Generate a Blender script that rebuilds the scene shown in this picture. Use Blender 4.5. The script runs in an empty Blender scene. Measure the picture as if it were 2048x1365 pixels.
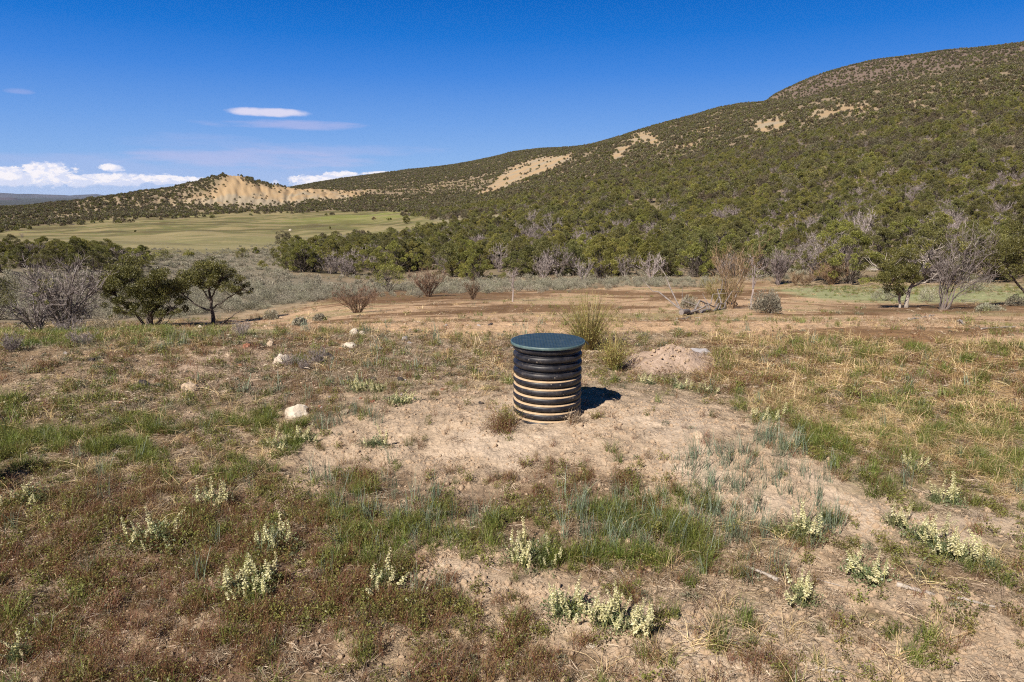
import bpy, math, random
import numpy as np
from mathutils import Vector, Matrix, Euler
SC = bpy.context.scene
COL = SC.collection
F = 2048*24/36.0
T = math.radians(12.0); cT, sT = math.cos(T), math.sin(T)
CZ = 1.75
HAZE = 6e-6
R_ = math.radians

# ------------------------------------------------------------------ camera
cd = bpy.data.cameras.new('camera'); cam = bpy.data.objects.new('camera', cd); COL.objects.link(cam)
cd.lens = 24; cd.sensor_width = 36; cd.clip_start = 0.05; cd.clip_end = 200000
cam.location = (0, 0, CZ); cam.rotation_euler = (math.pi/2 - T, 0, 0)
SC.camera = cam

def ray(X, Y):
    u = (np.asarray(X, float)-1024)/F; v = (682.5-np.asarray(Y, float))/F
    return u, cT+v*sT, -sT+v*cT
def proj(x, y, z):
    d = y*cT-(z-CZ)*sT; up = y*sT+(z-CZ)*cT
    d = np.where(d < 0.05, 0.05, d)
    return 1024+F*x/d, 682.5-F*up/d
def sstep(a, b, x):
    t = np.clip((x-a)/(b-a), 0, 1); return t*t*(3-2*t)

# ------------------------------------------------------------------ noise
_r = np.random.default_rng(7)
_P = _r.permutation(4096).astype(np.int64)
_G = _r.uniform(0, 2*np.pi, 4096); _GX, _GY = np.cos(_G), np.sin(_G)
def perlin(x, y):
    xi = np.floor(x).astype(np.int64); yi = np.floor(y).astype(np.int64)
    fx = x-xi; fy = y-yi
    u = fx*fx*fx*(fx*(fx*6-15)+10); v = fy*fy*fy*(fy*(fy*6-15)+10)
    def g(a, b, dx, dy):
        h = _P[(_P[a & 4095]+b) & 4095]; return _GX[h]*dx+_GY[h]*dy
    n00 = g(xi, yi, fx, fy); n10 = g(xi+1, yi, fx-1, fy); n01 = g(xi, yi+1, fx, fy-1); n11 = g(xi+1, yi+1, fx-1, fy-1)
    return (n00*(1-u)+n10*u)*(1-v)+(n01*(1-u)+n11*u)*v
def fbm(x, y, s, o=4, g=0.5, seed=0):
    t = 0; a = 1.0
    for k in range(o):
        t = t+a*perlin(x/s+seed*17.3+k*5.1, y/s-seed*9.7+k*3.3); a *= g; s = s/2.03
    return t*1.4

# ------------------------------------------------------------------ terrain: contour table (distance -> where it shows)
RR = np.array([9, 13, 19, 27, 42, 60, 80, 110, 170, 300, 550, 800, 1000, 1200, 1500, 2000, 2600, 3500, 6000, 12000, 40000], float)
TAB = {
 -700: [740, 712, 692, 668, 622, 566, 505, 512, 492, 474, 468, 452, 440, 430, 432, 432, 430, 425, 414, 404, 397],
 0:    [700, 684, 669, 654, 612, 562, 512, 520, 498, 478, 464, 446, 428, 416, 420, 424, 424, 420, 410, 402, 395],
 150:  [692, 678, 664, 652, 612, 561, 510, 520, 498, 476, 457, 442, 426, 402, 408, 412, 412, 410, 405, 400, 395],
 300:  [684, 670, 660, 650, 608, 572, 532, 520, 499, 474, 447, 432, 414, 382, 392, 398, 400, 400, 400, 398, 395],
 460:  [676, 662, 652, 645, 606, 572, 548, 522, 500, 472, 443, 428, 408, 375, 380, 390, 392, 394, 396, 396, 395],
 560:  [672, 658, 646, 632, 605, 572, 548, 524, 500, 472, 441, 426, 406, 373, 384, 386, 380, 388, 394, 396, 395],
 700:  [668, 650, 634, 616, 598, 577, 553, 530, 503, 468, 438, 423, 402, 379, 386, 372, 356, 368, 390, 396, 396],
 900:  [664, 645, 625, 608, 590, 571, 550, 522, 480, 446, 421, 400, 386, 375, 362, 344, 332, 350, 380, 396, 396],
 1100: [662, 643, 622, 604, 585, 566, 542, 508, 460, 415, 378, 352, 332, 318, 309, 300, 298, 318, 360, 396, 396],
 1200: [662, 642, 622, 604, 584, 565, 538, 500, 450, 398, 352, 316, 296, 287, 289, 292, 300, 320, 360, 396, 396],
 1300: [662, 642, 622, 604, 584, 564, 534, 494, 440, 384, 330, 288, 268, 258, 262, 272, 290, 320, 360, 396, 396],
 1500: [664, 642, 624, 606, 586, 560, 524, 484, 428, 360, 290, 240, 221, 208, 216, 226, 240, 280, 360, 396, 396],
 1560: [665, 643, 626, 608, 587, 558, 520, 478, 420, 350, 276, 225, 208, 203, 214, 184, 198, 260,
        340, 396, 396],
 1663: [667, 644, 628, 611, 588, 555, 514, 470, 408, 334, 254, 203, 193, 196, 182, 142, 160, 230,
        340, 396, 396],
 1750: [668, 645, 630, 614, 588, 552, 508, 462, 398, 320, 235, 190, 182, 186, 160, 123, 140, 200, 340, 396, 396],
 2048: [680, 655, 638, 618, 588, 545, 494, 438, 366, 280, 190, 134, 125, 130, 107, 86, 104, 160, 320, 396, 396],
 2700: [700, 672, 650, 625, 590, 530, 470, 405, 325, 232, 135, 82, 74, 76, 50, 34, 50, 100, 300, 396, 396],
}
def pchip(x, y, q):
    x = np.asarray(x, float); y = np.asarray(y, float); h = np.diff(x); d = np.diff(y)/h
    m = np.zeros_like(y); m[0] = d[0]; m[-1] = d[-1]
    for i in range(1, len(x)-1):
        if d[i-1]*d[i] > 0: m[i] = 2/(1/d[i-1]+1/d[i])
    i = np.clip(np.searchsorted(x, q)-1, 0, len(x)-2); t = np.clip((q-x[i])/h[i], 0, 1)
    return (2*t**3-3*t**2+1)*y[i]+(t**3-2*t**2+t)*h[i]*m[i]+(-2*t**3+3*t**2)*y[i+1]+(t**3-t**2)*h[i]*m[i+1]
AZL = R_(50.0)
AZ = np.linspace(-AZL, AZL, 401)
XS = np.array(sorted(TAB)); XD = np.linspace(XS[0], XS[-1], 700)
LT = []
for j in range(len(RR)):
    Yd = pchip(XS, [TAB[k][j] for k in XS], XD)
    u, f, w = ray(XD, Yd); az = np.arctan2(u, f); t = w/np.hypot(u, f)
    LT.append(np.interp(AZ, az, t))
LT = np.array(LT)                       # tan of elevation per layer, per azimuth
RRa = np.concatenate([[0.01, 3.0, 6.5], RR])
ZZ = np.vstack([np.zeros((3, len(AZ))), CZ+LT*RR[:, None]])   # heights
LQ = np.linspace(math.log(0.5), math.log(45000), 700)
TG = np.zeros((700, len(AZ)))           # store height/r so it interpolates smoothly
for c in range(len(AZ)):
    tt = (ZZ[:, c]-CZ)/np.maximum(RRa, .5); lr = np.log(np.maximum(RRa, .5)); lr[0] = math.log(.4); tt[0] = -CZ/.4
    # blend in z near, in slope far
    zq = pchip(np.sqrt(RRa[:8]), ZZ[:8, c], np.sqrt(np.minimum(np.exp(LQ), RRa[7])))
    tq = pchip(lr[3:], tt[3:], np.maximum(LQ, lr[3]))
    rq = np.exp(LQ)
    k = sstep(math.log(19), math.log(40), LQ)
    TG[:, c] = (zq*(1-k)/rq+k*(CZ/rq+tq))
def Hbase(x, y):
    r = np.maximum(np.hypot(x, y), .5); az = np.arctan2(x, y)
    fi = np.clip((np.log(r)-LQ[0])/(LQ[1]-LQ[0]), 0, 698.999); i = fi.astype(int); fr = fi-i
    def look(a):
        c = np.clip((a+AZL)/(2*AZL)*400, 0, 399.999); k = c.astype(int); fc = c-k
        return ((TG[i, k]*(1-fc)+TG[i, k+1]*fc)*(1-fr)+(TG[i+1, k]*(1-fc)+TG[i+1, k+1]*fc)*fr)
    t = look(az)
    back = np.abs(az) > AZL
    if np.any(back):
        s = np.clip((np.abs(az)-AZL)/(math.pi-AZL), 0, 1)*.5
        rt = look(np.full_like(az, AZL)); lt = look(np.full_like(az, -AZL))
        t = np.where(back, np.where(az > 0, rt*(1-s)+lt*s, lt*(1-s)+rt*s), t)
    return t*r
MX, MY = 0.55, 5.0
def mound(x, y):
    # the spoil heap round the pipe, low and spread to the right and towards the camera
    a = np.exp(-(((x-MX)/1.55)**2+((y-MY)/1.0)**2)**1.4)*.13
    b = np.exp(-(((x-1.9)/1.3)**2+((y-4.3)/.8)**2))*.05
    return a+b
def H(x, y, fine=True):
    x = np.asarray(x, float); y = np.asarray(y, float)
    r = np.hypot(x, y); z = Hbase(x, y)+mound(x, y)
    n1 = sstep(22, 6, r)
    z = z+n1*(.035*fbm(x, y, 1.4, 2, seed=1))
    if fine:
        near = r < 30
        if np.any(near):
            xn, yn = (x[near], y[near]) if z.ndim else (x, y)
            c = fbm(xn, yn, .22, 2, .6, seed=2)*.015+np.abs(fbm(xn, yn, .075, 3, .62, seed=3))*.0115-.004*sstep(.25, .45, fbm(xn, yn, .12, 2, seed=10))
            c = c*sstep(30, 10, np.hypot(xn, yn))
            if z.ndim: z = z.copy(); z[near] += c
            else: z = z+c
    z = z+sstep(14, 40, r)*sstep(400, 100, r)*.16*fbm(x, y, 9, 3, seed=4)
    z = z+sstep(90, 260, r)*sstep(1500, 500, r)*(1.5*fbm(x, y, 45, 3, seed=5))
    z = z+sstep(500, 900, r)*sstep(7000, 3500, r)*(4.0*fbm(x, y, 160, 4, seed=6))
    # erosion ribs on the bare badland ridge
    az = np.degrees(np.arctan2(x, y))
    k = sstep(-34, -30, az)*sstep(-10.5, -13, az)*sstep(900, 1040, r)*sstep(1300, 1180, r)
    z = z-k*5.0*np.abs(fbm(az*1.0+fbm(x, y, 90, 2, seed=9)*.5, r/260, .9, 4, .6, seed=8))
    # conical knob
    ang0 = -21.9
    dx = (az-ang0)/57.3*1190; dy = (r-1190)
    z = z+21*np.clip(1.06-np.sqrt((dx/88)**2+(dy/130)**2+.004), 0, 1)
    return z
def ground(X, Y, rmin=1.0, rmax=5000, n=900):
    """world points where the photograph's pixels (X, Y) meet the ground"""
    X = np.atleast_1d(np.asarray(X, float)); Y = np.atleast_1d(np.asarray(Y, float))
    u, f, w = ray(X, Y); h = np.hypot(u, f); rs = np.exp(np.linspace(math.log(rmin), math.log(rmax), n))
    out = np.zeros((len(X), 3))
    for i in range(len(X)):
        px = u[i]/h[i]*rs; py = f[i]/h[i]*rs; g = H(px, py, False); zr = CZ+w[i]/h[i]*rs
        k = np.argmax(g >= zr) if np.any(g >= zr) else n-1
        if k > 0:
            a = (zr[k-1]-g[k-1]); b = (g[k]-zr[k]); s = a/(a+b+1e-9); rr = rs[k-1]+(rs[k]-rs[k-1])*s
        else: rr = rs[0]
        out[i] = (u[i]/h[i]*rr, f[i]/h[i]*rr, 0)
    out[:, 2] = H(out[:, 0], out[:, 1])
    return out
def gp(X, Y, **k):
    p = ground([X], [Y], **k)[0]; return Vector(p)
def hz(x, y): return float(H(np.array([x]), np.array([y]))[0])

# ------------------------------------------------------------------ zones: polygons in photo pixels, dropped on the terrain
def sdf(poly, X, Y):
    P = np.array(poly, float); d = np.full(X.shape, 1e12); ins = np.zeros(X.shape, bool)
    for i in range(len(P)):
        a = P[i]; b = P[(i+1) % len(P)]; e = b-a
        t = np.clip(((X-a[0])*e[0]+(Y-a[1])*e[1])/(e@e+1e-9), 0, 1)
        d = np.minimum(d, (X-a[0]-t*e[0])**2+(Y-a[1]-t*e[1])**2)
        c = ((a[1] > Y) != (b[1] > Y)) & (X < (b[0]-a[0])*(Y-a[1])/(b[1]-a[1]+1e-12)+a[0])
        ins ^= c
    return np.where(ins, -1, 1)*np.sqrt(d)
def zone(poly, X, Y, soft=15, warp=None):
    d = sdf(poly, X, Y)
    if warp is not None: d = d+warp
    return sstep(soft, -soft, d)
Z = dict(
 dirt=[(610, 885), (720, 812), (860, 776), (1020, 768), (1160, 758), (1290, 774), (1420, 800), (1510, 850), (1600, 915), (1660, 960), (1680, 1045), (1500, 1045), (1380, 1005), (1250, 955), (1130, 935), (1010, 950), (900, 985), (800, 965), (700, 950), (640, 1010), (580, 950)],
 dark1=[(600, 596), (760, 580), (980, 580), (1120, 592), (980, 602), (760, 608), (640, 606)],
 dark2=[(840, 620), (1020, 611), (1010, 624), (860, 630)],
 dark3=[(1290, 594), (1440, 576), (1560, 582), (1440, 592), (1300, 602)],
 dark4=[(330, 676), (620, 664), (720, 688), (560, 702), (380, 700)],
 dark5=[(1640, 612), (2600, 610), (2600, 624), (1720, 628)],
 purp=[(160, 790), (420, 700), (560, 685), (1010, 672), (1010, 760), (760, 762), (560, 800), (340, 850), (160, 850)],
 redz=[(-4000, 985), (620, 950), (780, 1080), (1050, 1200), (1160, 1500), (-4000, 1500)],
 dirt2=[(1560, 890), (1700, 960), (1860, 1010), (3600, 1050), (3600, 1130), (1880, 1075), (1720, 1085), (1600, 1040)],
 dirt3=[(820, 1105), (960, 1120), (1110, 1170), (1240, 1225), (1130, 1260), (960, 1185), (830, 1150)],
 dirt4=[(1180, 1250), (1330, 1200), (1600, 1210), (1800, 1260), (3600, 1240), (3600, 1400), (1560, 1400), (1240, 1380)],
 dirt5=[(1600, 1150), (1750, 1170), (2060, 1180), (2060, 1240), (1800, 1225), (1620, 1190)],
 straw=[(1440, 660), (6000, 640), (6000, 1000), (2000, 985), (1800, 930), (1650, 870), (1500, 800), (1400, 740)],
 flat=[(330, 655), (560, 632), (640, 600), (760, 572), (980, 572), (1200, 560), (1500, 560), (1700, 590), (6000, 600), (6000, 700), (1800, 690), (1400, 668), (1100, 672), (700, 665), (350, 668)],
 palegreen=[(1540, 580), (1640, 574), (2048, 572), (6000, 572), (6000, 608), (2048, 606), (1760, 606), (1640, 598)],
 lgreen=[(-4000, 652), (300, 660), (450, 655), (620, 665), (450, 690), (200, 700), (-4000, 712)],
 meadow=[(-1500, 470), (0, 461), (150, 445), (300, 435), (500, 424), (780, 421), (860, 436), (900, 452), (830, 470), (640, 488), (420, 508), (250, 500), (180, 490), (0, 482), (-1500, 500)],
 open=[(560, 498), (650, 488), (860, 436), (1010, 430), (1000, 450), (900, 468), (760, 486), (600, 506)],
 sage=[(-4000, 500), (230, 500), (420, 508), (640, 486), (660, 492), (600, 506), (560, 512), (566, 545), (640, 556), (760, 564), (900, 568), (1300, 562), (1500, 562), (1300, 574), (1000, 582), (740, 590), (600, 608), (450, 625), (330, 640), (-4000, 655)],
)
def badlands(X, Y, r):
    """bare tan soil on the far slopes, 0..1"""
    w = np.zeros(X.shape)
    far = [
     ([(400, 414), (425, 388), (446, 362), (455, 340), (480, 340), (495, 364), (520, 372), (600, 372), (690, 378), (745, 380), (720, 392), (690, 402), (640, 404), (560, 414), (500, 416)], 8, (900, 1500), 1.0),
     ([(300, 425), (340, 408), (400, 390), (450, 366), (440, 390), (410, 412), (360, 420)], 8, (900, 1500), .7),
     ([(60, 436), (150, 425), (200, 420), (180, 438), (60, 448)], 5, (700, 1500), .6),
     ([(730, 380), (820, 368), (960, 358), (1010, 352), (960, 366), (850, 384), (740, 390)], 4, (700, 1500), .3),
     ([(946, 392), (975, 374), (1003, 350), (1042, 325), (1085, 314), (1158, 307), (1128, 328), (1088, 347), (1042, 364), (1000, 380), (965, 392)], 3, (400, 1700), 1.0),
     ([(1216, 325), (1232, 300), (1250, 288), (1270, 268), (1300, 262), (1325, 285), (1310, 292), (1270, 286), (1250, 304), (1246, 326)], 7, (400, 1500), .95),
     ([(1340, 300), (1370, 284), (1400, 284), (1395, 298), (1350, 304)], 7, (400, 1500), .85),
     ([(1375, 262), (1440, 250), (1440, 262), (1380, 272)], 7, (400, 1500), .75),
     ([(1500, 245), (1570, 232), (1572, 262), (1540, 268), (1510, 262)], 7, (400, 1500), .95),
     ([(1610, 228), (1680, 208), (1740, 205), (1755, 222), (1690, 228), (1620, 242)], 7, (400, 1500), .75),
     ([(1810, 205), (1850, 200), (1850, 212), (1815, 216)], 4, (300, 1500), .6),
    ]
    for p, s, (r0, r1), a in far:
        w = np.maximum(w, a*zone(p, X, Y, s)*(r > r0)*(r < r1))
    return w
# ------------------------------------------------------------------ mesh helpers
class MB:
    def __init__(s): s.v = []; s.f = []; s.t = []; s.n = 0; s.mi = []
    def add(s, v, f, tint=None, mi=0):
        v = np.asarray(v, float).reshape(-1, 3); f = np.asarray(f, int)
        s.v.append(v); s.f.append(f+s.n); s.n += len(v)
        s.t.append(np.full(len(v), .5) if tint is None else np.broadcast_to(np.asarray(tint, float), (len(v),)).copy())
        s.mi.append(np.full(len(f), mi, int))
    def mesh(s, name, mats, smooth=False, xf=None):
        V = np.concatenate(s.v); me = bpy.data.meshes.new(name)
        fl = [f for f in s.f if len(f)]
        sizes = np.concatenate([np.full(len(f), f.shape[1]) for f in fl]); idx = np.concatenate([f.ravel() for f in fl])
        me.vertices.add(len(V)); me.vertices.foreach_set('co', V.ravel())
        me.loops.add(len(idx)); me.loops.foreach_set('vertex_index', idx)
        me.polygons.add(len(sizes)); st = np.concatenate([[0], np.cumsum(sizes)[:-1]])
        me.polygons.foreach_set('loop_start', st); me.polygons.foreach_set('loop_total', sizes)
        a = me.attributes.new('tint', 'FLOAT', 'POINT'); a.data.foreach_set('value', np.concatenate(s.t))
        if not isinstance(mats, (list, tuple)): mats = [mats]
        for m in mats: me.materials.append(m)
        mi = np.concatenate([m for m, f in zip(s.mi, s.f) if len(f)])
        if len(mats) > 1: me.polygons.foreach_set('material_index', mi)
        me.polygons.foreach_set('use_smooth', np.full(len(sizes), smooth))
        me.update(calc_edges=True); me.validate()
        return me
def obj(name, me, parent=None, loc=(0, 0, 0), link=True):
    me.name = name
    o = bpy.data.objects.new(name, me); o.location = loc
    if link: COL.objects.link(o)
    if parent: o.parent = parent
    return o
def thing(name, label, cat, loc=(0, 0, 0), rz=0, group=None, scale=None):
    o = bpy.data.objects.new(name, None); COL.objects.link(o); o.empty_display_size = .1
    o.location = loc; o.rotation_euler = (0, 0, rz); o['label'] = label; o['category'] = cat
    if group: o['group'] = group
    if scale is not None: o.scale = scale if hasattr(scale, '__len__') else (scale,)*3
    return o
def tag(o, label, cat, group=None):
    o['label'] = label; o['category'] = cat
    if group: o['group'] = group
    return o
def kind(o, k): o['kind'] = k; return o
def dup(root, loc, rz=0, scale=1, label=None, group=None):
    def cp(o, p):
        c = o.copy(); COL.objects.link(c)
        if p: c.parent = p
        for ch in KIDS.get(o.name, []): cp(ch, c)
        return c
    r = cp(root, None); r.location = loc; r.rotation_euler = (0, 0, rz)
    r.scale = scale if hasattr(scale, '__len__') else (scale,)*3
    if label: r['label'] = label
    if group: r['group'] = group
    return r
KIDS = {}
def kid(parent, o): KIDS.setdefault(parent.name, []).append(o); return o

# tubes (arrays of centre points + radii)
def tube(mb, pts, rad, n=6, tint=.5, cap=True, mi=0):
    pts = np.asarray(pts, float); m = len(pts); rad = np.broadcast_to(np.asarray(rad, float), (m,))
    d = np.gradient(pts, axis=0); d /= np.linalg.norm(d, axis=1)[:, None]+1e-9
    ref = np.array([0, 0, 1.]) if abs(d[0][2]) < .9 else np.array([1., 0, 0])
    a = np.cross(d, ref); a /= np.linalg.norm(a, axis=1)[:, None]+1e-9; b = np.cross(d, a)
    th = np.arange(n)/n*2*np.pi
    V = pts[:, None, :]+rad[:, None, None]*(a[:, None, :]*np.cos(th)[None, :, None]+b[:, None, :]*np.sin(th)[None, :, None])
    i, j = np.meshgrid(np.arange(m-1), np.arange(n), indexing='ij'); k = (j+1) % n
    f = np.stack([i*n+j, i*n+k, (i+1)*n+k, (i+1)*n+j], -1).reshape(-1, 4)
    mb.add(V.reshape(-1, 3), f, tint, mi)
    if cap:
        mb.add(V[-1], [list(range(n))], tint, mi); mb.add(V[0], [list(range(n))[::-1]], tint, mi)
def ribbons(mb, P, W, side, tint):
    """P (n,m,3) centre lines, W (m,) or (n,m) half widths, side (n,3)"""
    n, m, _ = P.shape; W = np.broadcast_to(W, (n, m))
    L = P-side[:, None, :]*W[..., None]; Rr = P+side[:, None, :]*W[..., None]
    V = np.stack([L, Rr], 2).reshape(n, m*2, 3)
    base = (np.arange(n)*m*2)[:, None, None]; s = np.arange(m-1)[None, :, None]*2
    f = (base+s+np.array([0, 1, 3, 2])).reshape(-1, 4)
    mb.add(V.reshape(-1, 3), f, np.repeat(tint, m*2))
def leaves(mb, C, size, rng, tint, aspect=.5, up=0.0, D=None):
    """one diamond quad per centre"""
    n = len(C); d = rng.normal(size=(n, 3)) if D is None else D+rng.normal(size=(n, 3))*.5
    d[:, 2] += up; d /= np.linalg.norm(d, axis=1)[:, None]
    e = np.cross(d, rng.normal(size=(n, 3))); e /= np.linalg.norm(e, axis=1)[:, None]+1e-9
    s = np.broadcast_to(np.asarray(size), (n,))[:, None]*.5
    V = np.stack([C-d*s, C+e*s*aspect-d*s*.1, C+d*s, C-e*s*aspect-d*s*.1], 1).reshape(-1, 3)
    mb.add(V, np.arange(n*4).reshape(n, 4), np.repeat(np.broadcast_to(tint, (n,)), 4))

# ------------------------------------------------------------------ materials
def nmat(name):
    m = bpy.data.materials.new(name); m.use_nodes = True; nt = m.node_tree; nt.nodes.clear()
    return m, nt, nt.nodes, nt.links
def N(ns, t, **k):
    n = ns.new(t)
    for a, b in k.items(): setattr(n, a, b)
    return n
def ramp(ns, stops):
    n = ns.new('ShaderNodeValToRGB'); cr = n.color_ramp
    cr.elements[0].position = stops[0][0]; cr.elements[0].color = (*stops[0][1], 1)
    cr.elements[1].position = stops[-1][0]; cr.elements[1].color = (*stops[-1][1], 1)
    for p, c in stops[1:-1]:
        e = cr.elements.new(p); e.color = (*c, 1)
    return n
def foliage(name, stops, trans=.25, rough=.75, vary=.35, hue=.03, ns_scale=None):
    """tint attribute (blade/leaf) -> ramp, each plant a little different"""
    m, nt, ns, ln = nmat(name)
    at = N(ns, 'ShaderNodeAttribute', attribute_name='tint'); oi = N(ns, 'ShaderNodeObjectInfo')
    rp = ramp(ns, stops); ln.new(at.outputs['Fac'], rp.inputs[0])
    hs = N(ns, 'ShaderNodeHueSaturation')
    mr = N(ns, 'ShaderNodeMapRange'); ln.new(oi.outputs['Random'], mr.inputs[0]); mr.inputs[3].default_value = 1-vary; mr.inputs[4].default_value = 1+vary
    ln.new(mr.outputs[0], hs.inputs['Value'])
    mm = N(ns, 'ShaderNodeMath', operation='MULTIPLY'); mm.inputs[1].default_value = 7.31; ln.new(oi.outputs['Random'], mm.inputs[0])
    fr = N(ns, 'ShaderNodeMath', operation='FRACT'); ln.new(mm.outputs[0], fr.inputs[0])
    mr2 = N(ns, 'ShaderNodeMapRange'); ln.new(fr.outputs[0], mr2.inputs[0]); mr2.inputs[3].default_value = .5-hue; mr2.inputs[4].default_value = .5+hue
    ln.new(mr2.outputs[0], hs.inputs['Hue'])
    ln.new(rp.outputs[0], hs.inputs['Color'])
    bs = N(ns, 'ShaderNodeBsdfDiffuse'); tr = N(ns, 'ShaderNodeBsdfTranslucent'); mx = N(ns, 'ShaderNodeMixShader'); mx.inputs[0].default_value = trans
    ln.new(hs.outputs[0], bs.inputs['Color']); ln.new(hs.outputs[0], tr.inputs['Color'])
    ln.new(bs.outputs[0], mx.inputs[1]); ln.new(tr.outputs[0], mx.inputs[2])
    gl = N(ns, 'ShaderNodeBsdfGlossy'); gl.inputs['Roughness'].default_value = .45; m2 = N(ns, 'ShaderNodeMixShader'); m2.inputs[0].default_value = .03
    ln.new(mx.outputs[0], m2.inputs[1]); ln.new(gl.outputs[0], m2.inputs[2])
    o = N(ns, 'ShaderNodeOutputMaterial'); ln.new(m2.outputs[0], o.inputs[0])
    return m
def solid(name, stops, scale=8, rough=.85, bump=.4, bscale=None, detail=6, metal=0, spec=.3, dist=.02, stretch=None):
    """noise-mottled solid material"""
    m, nt, ns, ln = nmat(name)
    tc = N(ns, 'ShaderNodeTexCoord'); nz = N(ns, 'ShaderNodeTexNoise'); nz.inputs['Scale'].default_value = scale; nz.inputs['Detail'].default_value = detail; nz.inputs['Roughness'].default_value = .65
    src = tc.outputs['Object']
    if stretch:
        mp = N(ns, 'ShaderNodeMapping'); mp.inputs['Scale'].default_value = stretch; ln.new(src, mp.inputs[0]); src = mp.outputs[0]
    ln.new(src, nz.inputs['Vector']); rp = ramp(ns, stops); ln.new(nz.outputs['Fac'], rp.inputs[0])
    b = N(ns, 'ShaderNodeBsdfPrincipled'); ln.new(rp.outputs[0], b.inputs['Base Color']); b.inputs['Roughness'].default_value = rough
    b.inputs['Metallic'].default_value = metal; b.inputs['Specular IOR Level'].default_value = spec
    n2 = N(ns, 'ShaderNodeTexNoise'); n2.inputs['Scale'].default_value = bscale or scale*3; n2.inputs['Detail'].default_value = 5; ln.new(src, n2.inputs['Vector'])
    bp = N(ns, 'ShaderNodeBump'); bp.inputs['Strength'].default_value = bump; bp.inputs['Distance'].default_value = dist; ln.new(n2.outputs['Fac'], bp.inputs['Height']); ln.new(bp.outputs[0], b.inputs['Normal'])
    o = N(ns, 'ShaderNodeOutputMaterial'); ln.new(b.outputs[0], o.inputs[0])
    return m

# ------------------------------------------------------------------ scattering: one object of points that places plants
def scatter(name, pts, protos, rng, scl, tilt=.15, label=None, idx=None, rot=None):
    n = len(pts); me = bpy.data.meshes.new(name); me.vertices.add(n); me.vertices.foreach_set('co', np.asarray(pts, float).ravel())
    def at(nm, t, key, val):
        a = me.attributes.new(nm, t, 'POINT'); a.data.foreach_set(key, val)
    at('p_scale', 'FLOAT', 'value', np.broadcast_to(scl, (n,)).astype(np.float32))
    ro = np.zeros((n, 3)); ro[:, 2] = rng.uniform(0, 2*np.pi, n); ro[:, 0] = rng.normal(0, tilt, n); ro[:, 1] = rng.normal(0, tilt, n)
    at('p_rot', 'FLOAT_VECTOR', 'vector', (ro if rot is None else rot).astype(np.float32).ravel())
    at('p_idx', 'INT', 'value', (rng.integers(0, len(protos), n) if idx is None else idx).astype(np.int32))
    col = bpy.data.collections.new(name+'_kinds')
    for i, p in enumerate(protos):
        q = bpy.data.objects.new('%s_%02d' % (name, i), p); col.objects.link(q)
    g = bpy.data.node_groups.new(name+'_nodes', 'GeometryNodeTree'); ns, ln = g.nodes, g.links
    g.interface.new_socket('Geometry', in_out='INPUT', socket_type='NodeSocketGeometry'); g.interface.new_socket('Geometry', in_out='OUTPUT', socket_type='NodeSocketGeometry')
    gi = ns.new('NodeGroupInput'); go = ns.new('NodeGroupOutput'); ip = ns.new('GeometryNodeInstanceOnPoints'); ci = ns.new('GeometryNodeCollectionInfo')
    ci.inputs['Collection'].default_value = col; ci.inputs['Separate Children'].default_value = True; ci.inputs['Reset Children'].default_value = True
    def na(nm, t):
        a = ns.new('GeometryNodeInputNamedAttribute'); a.data_type = t; a.inputs['Name'].default_value = nm; return a.outputs['Attribute']
    ln.new(gi.outputs[0], ip.inputs['Points']); ln.new(ci.outputs[0], ip.inputs['Instance']); ip.inputs['Pick Instance'].default_value = True
    ln.new(na('p_idx', 'INT'), ip.inputs['Instance Index'])
    e2r = ns.new('FunctionNodeEulerToRotation'); ln.new(na('p_rot', 'FLOAT_VECTOR'), e2r.inputs[0]); ln.new(e2r.outputs[0], ip.inputs['Rotation'])
    ln.new(na('p_scale', 'FLOAT'), ip.inputs['Scale']); ln.new(ip.outputs[0], go.inputs[0])
    o = bpy.data.objects.new(name, me); COL.objects.link(o); md = o.modifiers.new('scatter', 'NODES'); md.node_group = g
    kind(o, 'stuff')
    if label: o['label'] = label
    return o
# ------------------------------------------------------------------ sun and sky
SUN = np.array([-.56, -.80]); SUN /= np.linalg.norm(SUN); SEL = R_(42)
sl = bpy.data.lights.new('sun', 'SUN'); so = bpy.data.objects.new('sun', sl); COL.objects.link(so)
sl.energy = 5.0; sl.angle = R_(.53); sl.color = (1.0, .925, .81)
sd = Vector((SUN[0]*math.cos(SEL), SUN[1]*math.cos(SEL), math.sin(SEL)))
so.rotation_euler = sd.to_track_quat('Z', 'Y').to_euler(); so.location = (-20, -30, 40)
w = bpy.data.worlds.new('World'); SC.world = w; w.use_nodes = True; nt = w.node_tree; ns, ln = nt.nodes, nt.links; ns.clear()
sky = N(ns, 'ShaderNodeTexSky', sky_type='NISHITA'); sky.sun_disc = False; sky.sun_elevation = SEL; sky.sun_rotation = math.atan2(SUN[0], SUN[1])
sky.altitude = 2200; sky.air_density = 1.0; sky.dust_density = .35; sky.ozone_density = 2.2
def M(op, a, b=None, c=None):
    n = N(ns, 'ShaderNodeMath', operation=op)
    for i, v in enumerate((a, b, c)):
        if v is None: continue
        if isinstance(v, (int, float)): n.inputs[i].default_value = v
        else: ln.new(v, n.inputs[i])
    return n.outputs[0]
tc = N(ns, 'ShaderNodeTexCoord'); sx = N(ns, 'ShaderNodeSeparateXYZ'); ln.new(tc.outputs['Generated'], sx.inputs[0])
AZN = M('MULTIPLY', M('ARCTAN2', sx.outputs[0], sx.outputs[1]), 57.2958)
ELN = M('MULTIPLY', M('ARCSINE', sx.outputs[2]), 57.2958)
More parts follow.
